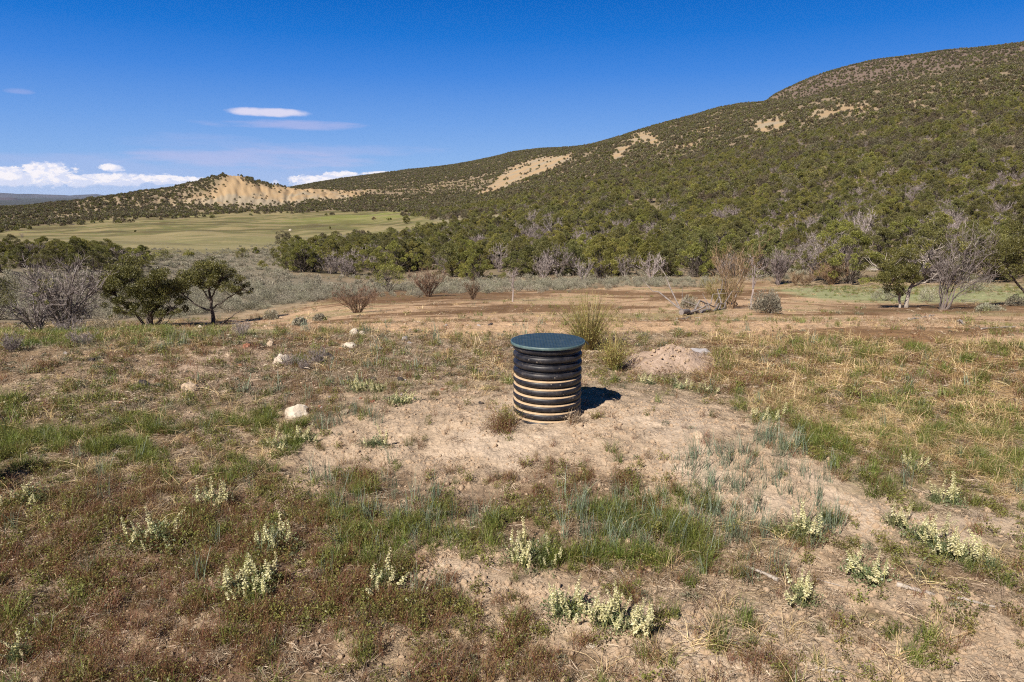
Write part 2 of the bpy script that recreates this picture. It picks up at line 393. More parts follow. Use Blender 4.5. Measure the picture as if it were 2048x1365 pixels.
def cloudnoise(sc, ys, det=6, off=0, rough=.6):
    cv = N(ns, 'ShaderNodeCombineXYZ'); ln.new(M('MULTIPLY', AZN, sc), cv.inputs[0]); ln.new(M('MULTIPLY', ELN, sc*ys), cv.inputs[1]); cv.inputs[2].default_value = off
    nz = N(ns, 'ShaderNodeTexNoise'); nz.inputs['Scale'].default_value = 1; nz.inputs['Detail'].default_value = det; nz.inputs['Roughness'].default_value = rough
    ln.new(cv.outputs[0], nz.inputs['Vector']); return nz.outputs['Fac']
def ae(X, Y):
    u, f, v = ray(X, Y); return math.degrees(math.atan2(float(u), float(f))), math.degrees(math.atan2(float(v), math.hypot(float(u), float(f))))
def mr(v, a, b, c=0., d=1., t='SMOOTHSTEP'):
    n = N(ns, 'ShaderNodeMapRange', interpolation_type=t); ln.new(v, n.inputs[0])
    for i, q in enumerate((a, b, c, d)): n.inputs[i+1].default_value = q
    return n.outputs[0]
cur = None
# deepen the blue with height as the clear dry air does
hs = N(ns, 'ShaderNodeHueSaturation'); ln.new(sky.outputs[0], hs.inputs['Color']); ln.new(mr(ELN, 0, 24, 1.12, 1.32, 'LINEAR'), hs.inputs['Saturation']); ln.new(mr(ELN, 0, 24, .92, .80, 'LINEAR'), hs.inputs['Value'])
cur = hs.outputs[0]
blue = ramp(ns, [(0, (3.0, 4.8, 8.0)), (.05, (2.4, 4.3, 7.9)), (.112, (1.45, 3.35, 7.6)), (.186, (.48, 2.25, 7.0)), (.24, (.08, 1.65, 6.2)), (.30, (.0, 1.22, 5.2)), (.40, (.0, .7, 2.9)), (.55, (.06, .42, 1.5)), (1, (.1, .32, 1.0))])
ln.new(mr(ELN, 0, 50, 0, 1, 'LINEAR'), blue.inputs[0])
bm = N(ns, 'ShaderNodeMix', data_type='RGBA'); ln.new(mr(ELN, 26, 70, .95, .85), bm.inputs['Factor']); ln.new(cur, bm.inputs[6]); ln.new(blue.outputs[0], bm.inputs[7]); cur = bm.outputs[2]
def addcloud(mask, color):
    global cur
    mx = N(ns, 'ShaderNodeMix', data_type='RGBA'); ln.new(mask, mx.inputs['Factor']); ln.new(cur, mx.inputs[6]); mx.inputs[7].default_value = (*color, 1); cur = mx.outputs[2]
def ell(X, Y, wx, wy):
    a, e = ae(X, Y); s = 1/ (F/57.3)
    dx = M('DIVIDE', M('SUBTRACT', AZN, a), wx*s); dy = M('DIVIDE', M('SUBTRACT', ELN, e), wy*s)
    return M('ADD', M('POWER', M('ABSOLUTE', dx), 2.), M('POWER', M('ABSOLUTE', dy), 2.))
nA = cloudnoise(.55, 2.2, 7, 0); nB = cloudnoise(.16, 7, 5, 3.3); nC = cloudnoise(.9, 1.6, 8, 9.1, .65); nD = cloudnoise(1.5, 1.9, 8, 4.4, .7)
# thin high streaks
for (X, Y, wx, wy, a) in [(560, 250, 130, 8, .4), (500, 318, 190, 16, .28), (700, 300, 170, 12, .2), (38, 183, 20, 4, .22), (430, 285, 120, 14, .15), (330, 340, 330, 26, .2)]:
    addcloud(M('MULTIPLY', mr(M('SUBTRACT', ell(X, Y, wx, wy), M('MULTIPLY', M('SUBTRACT', nB, .5), 4.5)), 1.6, .0), a), (6.0, 5.4, 7.6))
# the lens-shaped cloud
addcloud(M('MULTIPLY', mr(M('SUBTRACT', ell(536, 225, 74, 8.5), M('MULTIPLY', M('SUBTRACT', nA, .5), 1.6)), 1.15, .25), .85), (7.6, 7.2, 8.6))
# pale layer along the horizon, then cumulus banks on it
addcloud(M('MULTIPLY', mr(M('SUBTRACT', ell(150, 376, 380, 17), M('MULTIPLY', M('SUBTRACT', nB, .5), 3.)), 1.5, .1), .75), (4.6, 5.6, 8.2))
for (X, Y, wx, wy) in [(X_, Y_+3, a_*.95, b_*.74) for X_, Y_, a_, b_ in [(20, 352, 60, 22), (92, 346, 48, 26), (140, 358, 75, 15), (232, 357, 90, 14), (220, 333, 22, 9), (310, 356, 60, 12), (380, 358, 38, 9), (640, 360, 80, 15), (685, 347, 40, 10), (450, 358, 40, 6), (770, 345, 60, 6)]]:
    CL = M('SUBTRACT', ell(X, Y, wx, wy), M('MULTIPLY', M('SUBTRACT', nC, .5), 4.2)); addcloud(mr(CL, 1.15, .5), (6.7, 7.1, 8.9)); CT = M('SUBTRACT', ell(X, Y-wy*.25, wx*.9, wy*.72), M('MULTIPLY', M('SUBTRACT', nD, .5), 6.5)); addcloud(mr(CT, 1.0, .1), (9.3, 8.9, 9.3))
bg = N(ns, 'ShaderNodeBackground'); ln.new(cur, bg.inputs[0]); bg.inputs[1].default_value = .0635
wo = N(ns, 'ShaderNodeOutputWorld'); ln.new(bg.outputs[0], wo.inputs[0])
vs = SC.view_settings; SC.display_settings.display_device = 'sRGB'; vs.view_transform = 'Standard'; vs.look = 'None'; vs.exposure = .74; vs.gamma = 1; vs.use_curve_mapping = False
SC.cycles.max_bounces = 6; SC.cycles.diffuse_bounces = 3; SC.cycles.transmission_bounces = 4; SC.cycles.transparent_max_bounces = 4; SC.cycles.glossy_bounces = 2
SC.cycles.use_adaptive_sampling = True; SC.cycles.adaptive_threshold = .015; SC.render.filter_size = 1.2 if hasattr(SC.render, 'filter_size') else 1.5
SC.cycles.pixel_filter_type = 'BLACKMAN_HARRIS'; SC.cycles.filter_width = 1.15
SC.cycles.use_denoising = False

# ------------------------------------------------------------------ terrain sheet
def mixc(c, col, w): return c*(1-w[:, None])+np.array(col)[None, :]*w[:, None]
def zones(X, Y, x, y, r):
    """weights of the ground zones at ground points"""
    wn = fbm(x, y, .55, 4, .6, seed=11)*.5+fbm(x, y, 2.3, 2, seed=12)*.7
    k = np.clip(30/r*4, 8, 60)*.55
    wp = wn*k*1.3
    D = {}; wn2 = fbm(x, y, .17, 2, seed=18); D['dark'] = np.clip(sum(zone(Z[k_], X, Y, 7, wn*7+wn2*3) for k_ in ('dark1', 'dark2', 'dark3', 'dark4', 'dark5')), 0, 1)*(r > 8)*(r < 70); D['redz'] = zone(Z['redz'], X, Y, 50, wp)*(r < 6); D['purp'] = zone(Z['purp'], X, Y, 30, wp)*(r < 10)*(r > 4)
    near = r < 9.5
    for n in ('dirt', 'dirt2', 'dirt3', 'dirt4', 'dirt5'):
        D[n] = zone(Z[n], X, Y, 40, wp*(1.25 if n != 'dirt' else 1.1)+wn2*26)*near
    D['straw'] = zone(Z['straw'], X, Y, 40, wp)*(r < 14)
    D['flat'] = zone(Z['flat'], X, Y, 8, wn*8)*(r > 8)*(r < 120)
    D['palegreen'] = zone(Z['palegreen'], X, Y, 6, wn*6)*(r > 12)*(r < 90)
    D['lgreen'] = zone(Z['lgreen'], X, Y, 8, wn*8)*(r > 7)*(r < 40)
    D['meadow'] = zone(Z['meadow'], X, Y, 5, fbm(x, y, 35, 4, .6, seed=13)*8)*(r > 120)*(r < 1000)
    D['sage'] = zone(Z['sage'], X, Y, 8, fbm(x, y, 6, 3, seed=14)*6)*(r > 16)*(r < 330)
    D['bad'] = badlands(X+fbm(x, y, 30, 4, seed=15)*7, Y+fbm(x, y, 22, 4, seed=16)*4.5, r); D['open'] = zone(Z['open'], X, Y, 5, fbm(x, y, 12, 3, seed=17)*6)*(r > 110)*(r < 420)
    return D
def gcolor(X, Y, x, y, z, r):
    D = zones(X, Y, x, y, r)
    n1 = fbm(x, y, 1.1, 5, .6, seed=21); n2 = fbm(x, y, .32, 4, .6, seed=22); n3 = fbm(x, y, 4, 3, seed=23)
    c = np.tile(np.array([.20, .138, .088]), (len(x), 1))
    c = mixc(c, (.37, .275, .185), sstep(.0, .5, n1+n2*.6))
    c = mixc(c, (.13, .082, .05), sstep(.0, .7, -n1+n2*.5)*.7)
    c = mixc(c, (.13, .13, .055), sstep(.1, .6, n3+n2*.5)*.5)
    c = mixc(c, (.14, .087, .056), D['redz']*.85*sstep(.8, .0, n1)); c = mixc(c, (.15, .12, .07), sstep(9.5, 7, r)*sstep(-.1, .4, n3)*.5)
    c = mixc(c, (.36, .265, .205), D['purp']*sstep(-.3, .4, n1)*.8)
    bare = np.clip(D['dirt']+D['dirt2']+D['dirt3']+D['dirt4']*.95+D['dirt5'], 0, 1)
    c = mixc(c, (.375, .285, .205), bare)
    c = mixc(c, (.435, .345, .265), bare*sstep(.0, .6, n1)*.7)
    c = mixc(c, (.33, .225, .115), D['straw']*.8); c = mixc(c, (.22, .12, .05), D['straw']*sstep(-.1, .5, n1)*.6)
    far = sstep(7, 11, r)*(r < 400)
    c = mixc(c, (.34, .255, .16), far*.6)
    f = D['flat']; st = fbm(x*.55, y*.8, 4.5, 4, .6, seed=24); c = mixc(c, (.43, .29, .18), f)
    c = mixc(c, (.15, .085, .042), f*sstep(.0, .25, st)*.85); c = mixc(c, (.2, .19, .085), f*sstep(.15, .6, -st)*.55)
    c = mixc(c, (.24, .26, .13), D['palegreen']*.9); c = mixc(c, (.22, .23, .12), D['lgreen']*.8)
    c = mixc(c, (.19, .165, .12), D['sage']*.9)
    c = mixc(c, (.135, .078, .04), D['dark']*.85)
    # woodland floor, hills
    wood = sstep(50, 75, r)*(1-D['sage'])*(1-D['meadow']); h1 = fbm(x, y, 30, 4, .6, seed=25)
    c = mixc(c, (.215, .165, .115), wood*.95); c = mixc(c, (.15, .125, .07), wood*sstep(-.2, .5, h1)*.7); c = mixc(c, (.23, .2, .125), D['open'])
    b2 = sstep(1250, 1500, r)*sstep(1500, 1600, X); c = mixc(c, (.15, .11, .09), b2)
    st = fbm((x*.94+y*.34), (y*.94-x*.34)*4.5, 110, 6, .68, seed=26); m = D['meadow']
    c = mixc(c, (.135, .13, .052), m); c = mixc(c, (.25, .20, .105), m*sstep(-.05, .35, st)*.85); c = mixc(c, (.105, .085, .042), m*sstep(.1, .45, -st)*.85); c = mixc(c, (.21, .23, .06), m*sstep(.1, .5, fbm(x, y, 160, 3, seed=27))*.6*sstep(400, 600, r))
    c = mixc(c, (.25, .22, .12), m*sstep(400, 200, r)*.5)
    c = mixc(c, (.34, .24, .14), D['bad']); c = mixc(c, (.28, .24, .18), D['bad']*sstep(-.2, .4, fbm(x, y, 40, 3, seed=28)+(Y-392)/22*(X < 700))*.8)
    c = mixc(c, (.065, .07, .078), sstep(1400, 2000, r)*(X < 500));  # far left plain: bluish haze tone mixed into the soil colour
    return np.clip(c*(1+.16*n2[:, None]*(r < 40)[:, None]), 0, 1), D, bare
def ring_r():
    a = list(np.exp(np.linspace(math.log(.4), math.log(1.7), 24, endpoint=False)))
    a += list(np.exp(np.linspace(math.log(1.7), math.log(13), 500, endpoint=False)))
    a += list(np.exp(np.linspace(math.log(13), math.log(3000), 520, endpoint=False)))
    a += list(np.exp(np.linspace(math.log(3000), math.log(42000), 40)))
    return np.array(a)
rr = ring_r(); azs = np.concatenate([np.linspace(-180, -47, 54, endpoint=False), np.linspace(-47, 47, 900, endpoint=False), np.linspace(47, 180, 54, endpoint=False)])
na = len(azs); nr = len(rr)
AA, RG = np.meshgrid(np.radians(azs), rr); gx = (RG*np.sin(AA)).ravel(); gy = (RG*np.cos(AA)).ravel()
gz = H(gx, gy); GX, GY = proj(gx, gy, gz); gr = RG.ravel()
gc, GD, gbare = gcolor(GX, GY, gx, gy, gz, gr)
def ground_mat():
    m, nt, ns, ln = nmat('soil')
    at = N(ns, 'ShaderNodeAttribute', attribute_name='soil'); ge = N(ns, 'ShaderNodeNewGeometry')
    def nz(s, d, r=.6):
        n = N(ns, 'ShaderNodeTexNoise'); n.inputs['Scale'].default_value = s; n.inputs['Detail'].default_value = d; n.inputs['Roughness'].default_value = r; ln.new(ge.outputs['Position'], n.inputs['Vector']); return n.outputs['Fac']
    a, b, c = nz(55, 4, .7), nz(9, 5), nz(1.1, 4)
    def mra(v, lo, hi):
        n = N(ns, 'ShaderNodeMapRange'); ln.new(v, n.inputs[0]); n.inputs[1].default_value = .25; n.inputs[2].default_value = .75; n.inputs[3].default_value = lo; n.inputs[4].default_value = hi; return n.outputs[0]
    def mul(p, q):
        n = N(ns, 'ShaderNodeMath', operation='MULTIPLY'); ln.new(p, n.inputs[0]); ln.new(q, n.inputs[1]); return n.outputs[0]
    f = mul(mul(mra(a, .72, 1.28), mra(b, .8, 1.2)), mra(c, .85, 1.15))
    hs = N(ns, 'ShaderNodeHueSaturation'); ln.new(at.outputs['Color'], hs.inputs['Color']); ln.new(f, hs.inputs['Value'])
    bs = N(ns, 'ShaderNodeBsdfPrincipled'); bs.inputs['Roughness'].default_value = .95; bs.inputs['Specular IOR Level'].default_value = .1; ln.new(hs.outputs[0], bs.inputs['Base Color'])
    bp = N(ns, 'ShaderNodeBump'); bp.inputs['Strength'].default_value = .9; bp.inputs['Distance'].default_value = .012; ln.new(a, bp.inputs['Height'])
    b2 = N(ns, 'ShaderNodeBump'); b2.inputs['Strength'].default_value = .6; b2.inputs['Distance'].default_value = .05; ln.new(b, b2.inputs['Height']); ln.new(bp.outputs[0], b2.inputs['Normal'])
    ln.new(b2.outputs[0], bs.inputs['Normal']); o = N(ns, 'ShaderNodeOutputMaterial'); ln.new(bs.outputs[0], o.inputs[0]); return m
GM = ground_mat()
ii, jj = np.meshgrid(np.arange(nr-1), np.arange(na), indexing='ij'); kk = (jj+1) % na
quads = np.stack([ii*na+jj, ii*na+kk, (ii+1)*na+kk, (ii+1)*na+jj], -1).reshape(-1, 4)[:, ::-1]
qc = quads[:, 0]; cls = np.where(gr[qc] < 62, 0, 1); cls[(GD['meadow'][qc] > .5)] = 2
cls[(cls == 1) & (gr[qc] > 2900)] = 3
for ci_, nm in enumerate(('ground', 'hillside', 'meadow', 'distant_plain')):
    q = quads[cls == ci_]; used = np.unique(q); mp = np.zeros(len(gx), int); mp[used] = np.arange(len(used)); q = mp[q]
    me = bpy.data.meshes.new(nm); me.vertices.add(len(used)); me.vertices.foreach_set('co', np.stack([gx[used], gy[used], gz[used]], 1).ravel())
    me.loops.add(q.size); me.loops.foreach_set('vertex_index', q.ravel()); me.polygons.add(len(q)); me.polygons.foreach_set('loop_start', np.arange(len(q))*4); me.polygons.foreach_set('loop_total', np.full(len(q), 4))
    ca = me.color_attributes.new('soil', 'FLOAT_COLOR', 'POINT'); ca.data.foreach_set('color', np.concatenate([gc[used], np.ones((len(used), 1))], 1).ravel().astype(np.float32))
    me.materials.append(GM); me.polygons.foreach_set('use_smooth', np.ones(len(q), bool)); me.update(calc_edges=True)
    kind(obj(nm, me), 'structure')
cap = MB(); th = np.radians(azs); cap.add(np.concatenate([[[0, 0, hz(0, .4)]], np.stack([.4*np.sin(th), .4*np.cos(th), gz[:na]], 1)]), [[0, 1+(k+1) % na, 1+k] for k in range(na)])
# far mountains on the horizon at the left
MTN = solid('blue_rock', [(.3, (.045, .05, .075)), (.7, (.09, .08, .105))], scale=.0006, bump=.2)  # the blue of distant haze is put into the rock colour
def range_(name, X0, X1, prof, dist, thick, seed):
    n = 160; Xs = np.linspace(X0, X1, n); Yt = np.interp(Xs, *zip(*prof)); mb = MB(); u, f, w_ = ray(Xs, Yt); h = np.hypot(u, f)
    rows = 14; V = []
    for k in range(rows):
        s = k/(rows-1); rr_ = dist+thick*(s-.5)*2; top = CZ+w_/h*dist; prof_ = np.exp(-((s-.5)/.24)**2)
        x = u/h*rr_; y = f/h*rr_; zb = -900.; nn = fbm(x, y, dist*.03, 4, seed=seed)
        V.append(np.stack([x, y, zb+(top-zb)*prof_+nn*dist*.0022*(prof_ < .98)], 1))
    i, j = np.meshgrid(np.arange(rows-1), np.arange(n-1), indexing='ij')
    mb.add(np.concatenate(V), np.stack([i*n+j, i*n+j+1, (i+1)*n+j+1, (i+1)*n+j], -1).reshape(-1, 4)); kind(obj(name, mb.mesh(name, MTN, True)), 'structure')
range_('distant_mountains', -1500, 75, [(-1500, 380), (-400, 388), (-60, 391), (0, 393), (30, 394), (55, 403), (75, 409)], 14000, 2200, 3)
range_('distant_mesa', 60, 300, [(60, 408), (85, 400), (110, 397), (180, 396), (240, 398), (300, 402)], 19000, 2400, 4)
range_('distant_plateau', -2500, 900, [(-2500, 384), (-500, 386), (0, 388), (220, 389), (420, 389), (900, 391)], 38000, 3000, 5)

# ------------------------------------------------------------------ clear mountain air
hz_ = bpy.data.materials.new('air'); hz_.use_nodes = True; nt = hz_.node_tree; nt.nodes.clear()
pv = nt.nodes.new('ShaderNodeVolumePrincipled'); pv.inputs['Density'].default_value = HAZE; pv.inputs['Color'].default_value = (.62, .78, 1, 1); oo = nt.nodes.new('ShaderNodeOutputMaterial'); nt.links.new(pv.outputs[0], oo.inputs['Volume'])
if HAZE > 0:
    mb = MB(); S_ = 46000.; zt, zb_ = 400., -1400.
    mb.add([[-S_, -S_, zb_], [S_, -S_, zb_], [S_, S_, zb_], [-S_, S_, zb_], [-S_, -S_, zt], [S_, -S_, zt], [S_, S_, zt], [-S_, S_, zt]], [[0, 3, 2, 1], [4, 5, 6, 7], [0, 1, 5, 4], [1, 2, 6, 5], [2, 3, 7, 6], [3, 0, 4, 7]])
    kind(obj('haze', mb.mesh('haze', hz_)), 'stuff')
# ------------------------------------------------------------------ trees and shrubs
BARK = solid('shaggy_bark', [(.3, (.055, .042, .034)), (.6, (.12, .095, .08)), (.8, (.2, .17, .15))], scale=9, bump=.7, stretch=(3, 3, .6))
PALE = solid('bleached_wood', [(.3, (.2, .17, .145)), (.6, (.38, .33, .29)), (.8, (.5, .45, .4))], scale=9, bump=.5, stretch=(3, 3, .5))
JUN = foliage('juniper_foliage', [(0, (.06, .058, .018)), (.5, (.185, .18, .044)), (1, (.35, .315, .082))], .28, vary=.3, hue=.015)
JUNX = foliage('near_juniper_foliage', [(0, (.035, .036, .014)), (.5, (.125, .122, .036)), (1, (.24, .22, .068))], .2, vary=.12, hue=.01)
JUND = foliage('pinyon_foliage', [(0, (.05, .052, .02)), (.5, (.155, .15, .05)), (1, (.28, .26, .09))], .28, vary=.3, hue=.015)
TWIG = foliage('grey_twigs', [(0, (.08, .065, .058)), (.5, (.20, .162, .152)), (1, (.34, .29, .275))], .05, vary=.25, hue=.01)
TWIGB = foliage('brown_twigs', [(0, (.07, .045, .03)), (.5, (.16, .10, .065)), (1, (.27, .18, .11))], .05, vary=.2, hue=.01)
RUST = foliage('rust_twigs', [(0, (.11, .07, .04)), (.5, (.22, .145, .085)), (1, (.35, .25, .15))], .15, vary=.2, hue=.01)
SAGE = foliage('sage_foliage', [(0, (.12, .10, .075)), (.5, (.245, .225, .165)), (1, (.38, .365, .27))], .12, vary=.3, hue=.02)
def bez(a, b, c, m):
    t = np.linspace(0, 1, m)[:, None]; return a*(1-t)**2+2*b*t*(1-t)+c*t*t
def wiggle(p, rng, s):
    q = p.copy(); q[1:-1] += rng.normal(0, s, q[1:-1].shape); return q
def crown_points(rng, n, h, w, z0, flat=1.0):
    """clump centres over a rounded, uneven crown"""
    P = []; k = 0; lob = rng.uniform(0, 6.28, 3)
    while len(P) < n and k < 20000:
        k += 1; a = rng.uniform(0, 6.28); t = rng.uniform(0, 1)**.8; z = z0+(h-z0)*t
        prof = math.sin(math.pi*min(1, .28+.72*t))**.75 if t < .99 else .05
        R = w/2*prof*(1+.2*math.sin(2*a+lob[0])+.14*math.sin(3*a+lob[1]+t*4)); rr = R*rng.uniform(.45, 1)**.6
        c = np.array([math.cos(a)*rr, math.sin(a)*rr, z*(1-.0*flat)])
        P.append(c)
    return np.array(P)
def juniper(rng, h, w, z0, nc, per, ls, stems=2, lean=(0, 0), sides=5, mat=None, bark=None, gap=.25, dead=0, rc=None, thick=1.0, one=False, droop=0.):
    tb = MB(); cb = MB(); P = crown_points(rng, nc, h, w, z0); P[:, 0] += lean[0]*P[:, 2]/h; P[:, 1] += lean[1]*P[:, 2]/h
    bases = []
    for s in range(stems):
        a = rng.uniform(0, 6.28); b0 = np.array([math.cos(a), math.sin(a), 0])*.05*w*(stems > 1); b0[2] = -.15
        top = np.array([math.cos(a)*w*.14+lean[0]*.6, math.sin(a)*w*.14+lean[1]*.6, h*rng.uniform(.55, .75)])
        p = wiggle(bez(b0, np.array([b0[0]*1.5, b0[1]*1.5, h*.3]), top, 8), rng, .025*h*.5); bases.append(p)
        tube(tb, p, np.linspace(.055, .014, 8)*h*.62*thick/ (stems**.35), sides+1, rng.uniform(.3, .7))
    for c in P:
        p = bases[rng.integers(stems)]; tz = max(.12, min(.9, (c[2]/h)*.62-rng.uniform(0, .15))); k = int(tz*7)
        a0 = p[k]; mid = (a0+c)/2; mid[2] = a0[2]+(c[2]-a0[2])*(.35-droop); q = wiggle(bez(a0, mid, c, 5), rng, .02*h*.5)
        tube(tb, q, np.linspace(.013, .004, 5)*h*.6*thick, max(3, sides-2), rng.uniform(.2, .8), cap=False)
    n = per; rcl = (rc or .135*w)
    for i, c in enumerate(P):
        if rng.random() < dead:
            for _ in range(5):
                e = c+rng.normal(0, rcl, 3); tube(tb, [c, (c+e)/2+rng.normal(0, .03, 3), e], [.006*h*.5, .003*h*.5, .001], 3, .6, cap=False)
            continue
        r = rcl*rng.uniform(.7, 1.35); m = int(n*(r/rcl)**1.5); d = rng.normal(size=(m, 3)); d /= np.linalg.norm(d, axis=1)[:, None]; rad = rng.uniform(.25, 1, m)**.5*r
        C = c+d*rad[:, None]*np.array([1, 1, .78]); t = np.clip(rng.normal(.5, .2, m)+rng.uniform(-.18, .18), 0, 1)
        leaves(cb, C, ls*rng.uniform(.6, 1.4, m), rng, t, .42, .5, d)
    return tb, cb
def bare(rng, h, w, limbs, sub, tw, lean=(0, 0), r0=.03, spread=1.0, up=.4, fine=.004, tint=(.2, .9), arch=0.):
    mb = MB()
    for i in range(limbs):
        a = 6.283*(i+rng.uniform(-.4, .4))/limbs; k = rng.uniform(.35, 1)
        e = np.array([math.cos(a)*w/2*k*spread+lean[0], math.sin(a)*w/2*k*spread+lean[1], h*rng.uniform(.6, 1)*(1-.25*k)]); b0 = np.array([math.cos(a)*.03*w, math.sin(a)*.03*w, -.1])
        p = wiggle(bez(b0, np.array([e[0]*.35, e[1]*.35, e[2]*(.55+arch)]), e, 8), rng, .012*h); tube(mb, p, np.linspace(1, .25, 8)*r0*h, 5, rng.uniform(*tint), cap=False)
        for j in range(sub):
            t = rng.uniform(.25, 1); ki = t*7; q0 = p[int(ki)] if ki >= 7 else p[int(ki)]*(1-ki % 1)+p[int(ki)+1]*(ki % 1)
            dr = rng.normal(size=3)*.6+(e-b0)/np.linalg.norm(e-b0)*.7; dr[2] += up; dr /= np.linalg.norm(dr); L = h*rng.uniform(.15, .38)
            q1 = q0+dr*L; s = wiggle(bez(q0, (q0+q1)/2+rng.normal(0, .04*h, 3), q1, 5), rng, .006*h); tube(mb, s, np.linspace(.35, .12, 5)*r0*h, 3, rng.uniform(*tint), cap=False)
            n = tw; tt = rng.integers(1, 5, n); O = s[tt]; D = rng.normal(size=(n, 3))*.7+dr; D[:, 2] += up; D /= np.linalg.norm(D, axis=1)[:, None]; Ln = h*rng.uniform(.06, .17, n)
            m1 = O+D*Ln[:, None]*.5+rng.normal(0, .01*h, (n, 3)); E = O+D*Ln[:, None]
            sd_ = np.cross(D, rng.normal(size=(n, 3))); sd_ /= np.linalg.norm(sd_, axis=1)[:, None]
            ribbons(mb, np.stack([O, m1, E], 1), np.array([1, .8, .35])*fine*h, sd_, rng.uniform(tint[0], tint[1], n))
    return mb
def sagebush(rng, h, w, n, ls, stems=9, woody=0.4):
    mb = MB()
    for i in range(stems):
        a = rng.uniform(0, 6.28); e = np.array([math.cos(a)*w*.4, math.sin(a)*w*.4, h*rng.uniform(.5, .8)])
        tube(mb, wiggle(bez(np.array([0, 0, -.03]), np.array([e[0]*.6, e[1]*.6, e[2]*.3]), e, 5), rng, .02*h), np.linspace(.02, .006, 5)*h, 3, .05, cap=False)
    d = rng.normal(size=(n, 3)); d /= np.linalg.norm(d, axis=1)[:, None]; d[:, 2] = np.abs(d[:, 2]); k = 1+.25*np.sin(3*np.arctan2(d[:, 1], d[:, 0])+rng.uniform(0, 6))
    rad = rng.uniform(.35, 1, n)**.6*k
    C = d*rad[:, None]*np.array([w/2, w/2, h*.85])+np.array([0, 0, h*.1]); leaves(mb, C, ls*rng.uniform(.6, 1.5, n), rng, np.clip(rng.normal(.55, .22, n), .15, 1), .3, .9, d)
    return mb
def tree(name, tb, cb, label, cat, loc, rz=0, group=None, bark=None, leaf=None, scale=1):
    t = thing(name, label, cat, loc, rz, group, scale); kid(t, obj('trunk', tb.mesh('trunk', bark or BARK, True), t)); 
    if cb: kid(t, obj('crown', cb.mesh('crown', leaf or JUN), t))
    return t
rng = np.random.default_rng(11)
def both(tb, cb, bark, leaf):
    """one mesh, two materials, for the planted mass"""
    a = MB()
    for v, f, t, m in zip(tb.v, [None]*len(tb.v), tb.t, tb.mi): pass
    off = 0; 
    for src, mi in ((tb, 0), (cb, 1)):
        base = a.n
        V = np.concatenate(src.v); a.v.append(V); a.t.append(np.concatenate(src.t)); a.n += len(V)
        for f in src.f: a.f.append(f+base); a.mi.append(np.full(len(f), mi))
    return a.mesh('tree', [bark, leaf])
# woodland prototypes: near (3 m trees, seen at 60-200 m), mid, far
SLOPE = []
for i in range(7):
    g_ = np.random.default_rng(100+i); h = g_.uniform(2.6, 3.5); SLOPE.append((juniper(g_, h, h*g_.uniform(1.05, 1.35), h*.05, 48, 290, .082, 3, sides=4, dead=.07, rc=.28), JUN if i % 3 else JUND, h))
GREY = [bare(np.random.default_rng(140+i), 2.6, 3.0, 8, 8, 9, fine=.0065, r0=.014, up=.5) for i in range(3)]
FARL = foliage('far_foliage', [(0, (.05, .043, .026)), (.5, (.135, .115, .065)), (1, (.22, .19, .11))], .2, vary=.3)
MIDM = []
for i in range(8):
    g_ = np.random.default_rng(200+i); h = g_.uniform(2.4, 3.4); tb, cb = juniper(g_, h, h*g_.uniform(1.0, 1.3), h*.06, 24, 110, .19, 1, sides=3, dead=.05, rc=.5); MIDM.append(both(tb, cb, BARK, [FARL, JUN, JUND, JUND][i % 4]))
MIDG = [bare(np.random.default_rng(240+i), 2.3, 2.8, 6, 6, 7, fine=.011, r0=.014).mesh('shrub', TWIG) for i in range(3)]
FARM = []
for i in range(6):
    g_ = np.random.default_rng(300+i); cb = MB(); n = 170; d = g_.normal(size=(n, 3)); d /= np.linalg.norm(d, axis=1)[:, None]; d[:, 2] = np.abs(d[:, 2])*.9
    C = d*np.array([1.6, 1.6, 2.6])*g_.uniform(.5, 1, n)[:, None]+np.array([0, 0, .3]); leaves(cb, C, g_.uniform(.45, .85, n), g_, np.clip(g_.normal(.45, .2, n), 0, 1), .55, .4, d)
    FARM.append(cb.mesh('tree', [JUND, FARL, FARL][i % 3]))
# where the woodland grows
def wooddens(X, Y, x, y, r):
    D = zones(X, Y, x, y, r); n = fbm(x, y, 35, 3, seed=31); n2 = fbm(x, y, 9, 2, seed=32)
    d = np.ones(len(x))*(.92+.25*np.clip(n2, -1, 1))
    d *= 1-D['meadow']; d *= 1-.97*D['bad']; d *= 1-D['sage']*.98*((X > 330)|(Y > 548)|(r > 95)); d *= 1-D['flat']; d *= 1-D['palegreen']; d *= 1-D['lgreen']
    d *= 1-.85*D['open']; d *= .25+.75*sstep(-.75, -.1, n+.35*n2)
    d *= (r > 58) | ((X > 1570) & (r > 40))
    # near belt starts further right and closer
    base = sdf([(-500, 560), (290, 560), (300, 515), (556, 500), (570, 545), (640, 556), (760, 564), (900, 564), (1200, 562), (1500, 562), (1640, 570), (2600, 560), (2600, -200), (-500, -200)], X, Y)
    d *= (base < 0) | (r > 150)
    hum = (X < 330) & (r < 125); d = np.where(hum & (r > 60) & (r < 100) & (X < 300) & (Y < 546), np.maximum(d, .9), np.where(hum, 0, d))
    d = np.where((r > 125) & (r < 420) & (X < 560), d*.03, d)
    gap = zone([(700, 378), (960, 358), (1010, 356), (960, 384), (820, 392), (740, 388)], X, Y, 4)*(r > 700)*(r < 1500); d *= 1-.75*gap
    b2 = sstep(1250, 1450, r)*(X > 1540); d *= 1-.45*b2
    return np.clip(d, 0, 1)
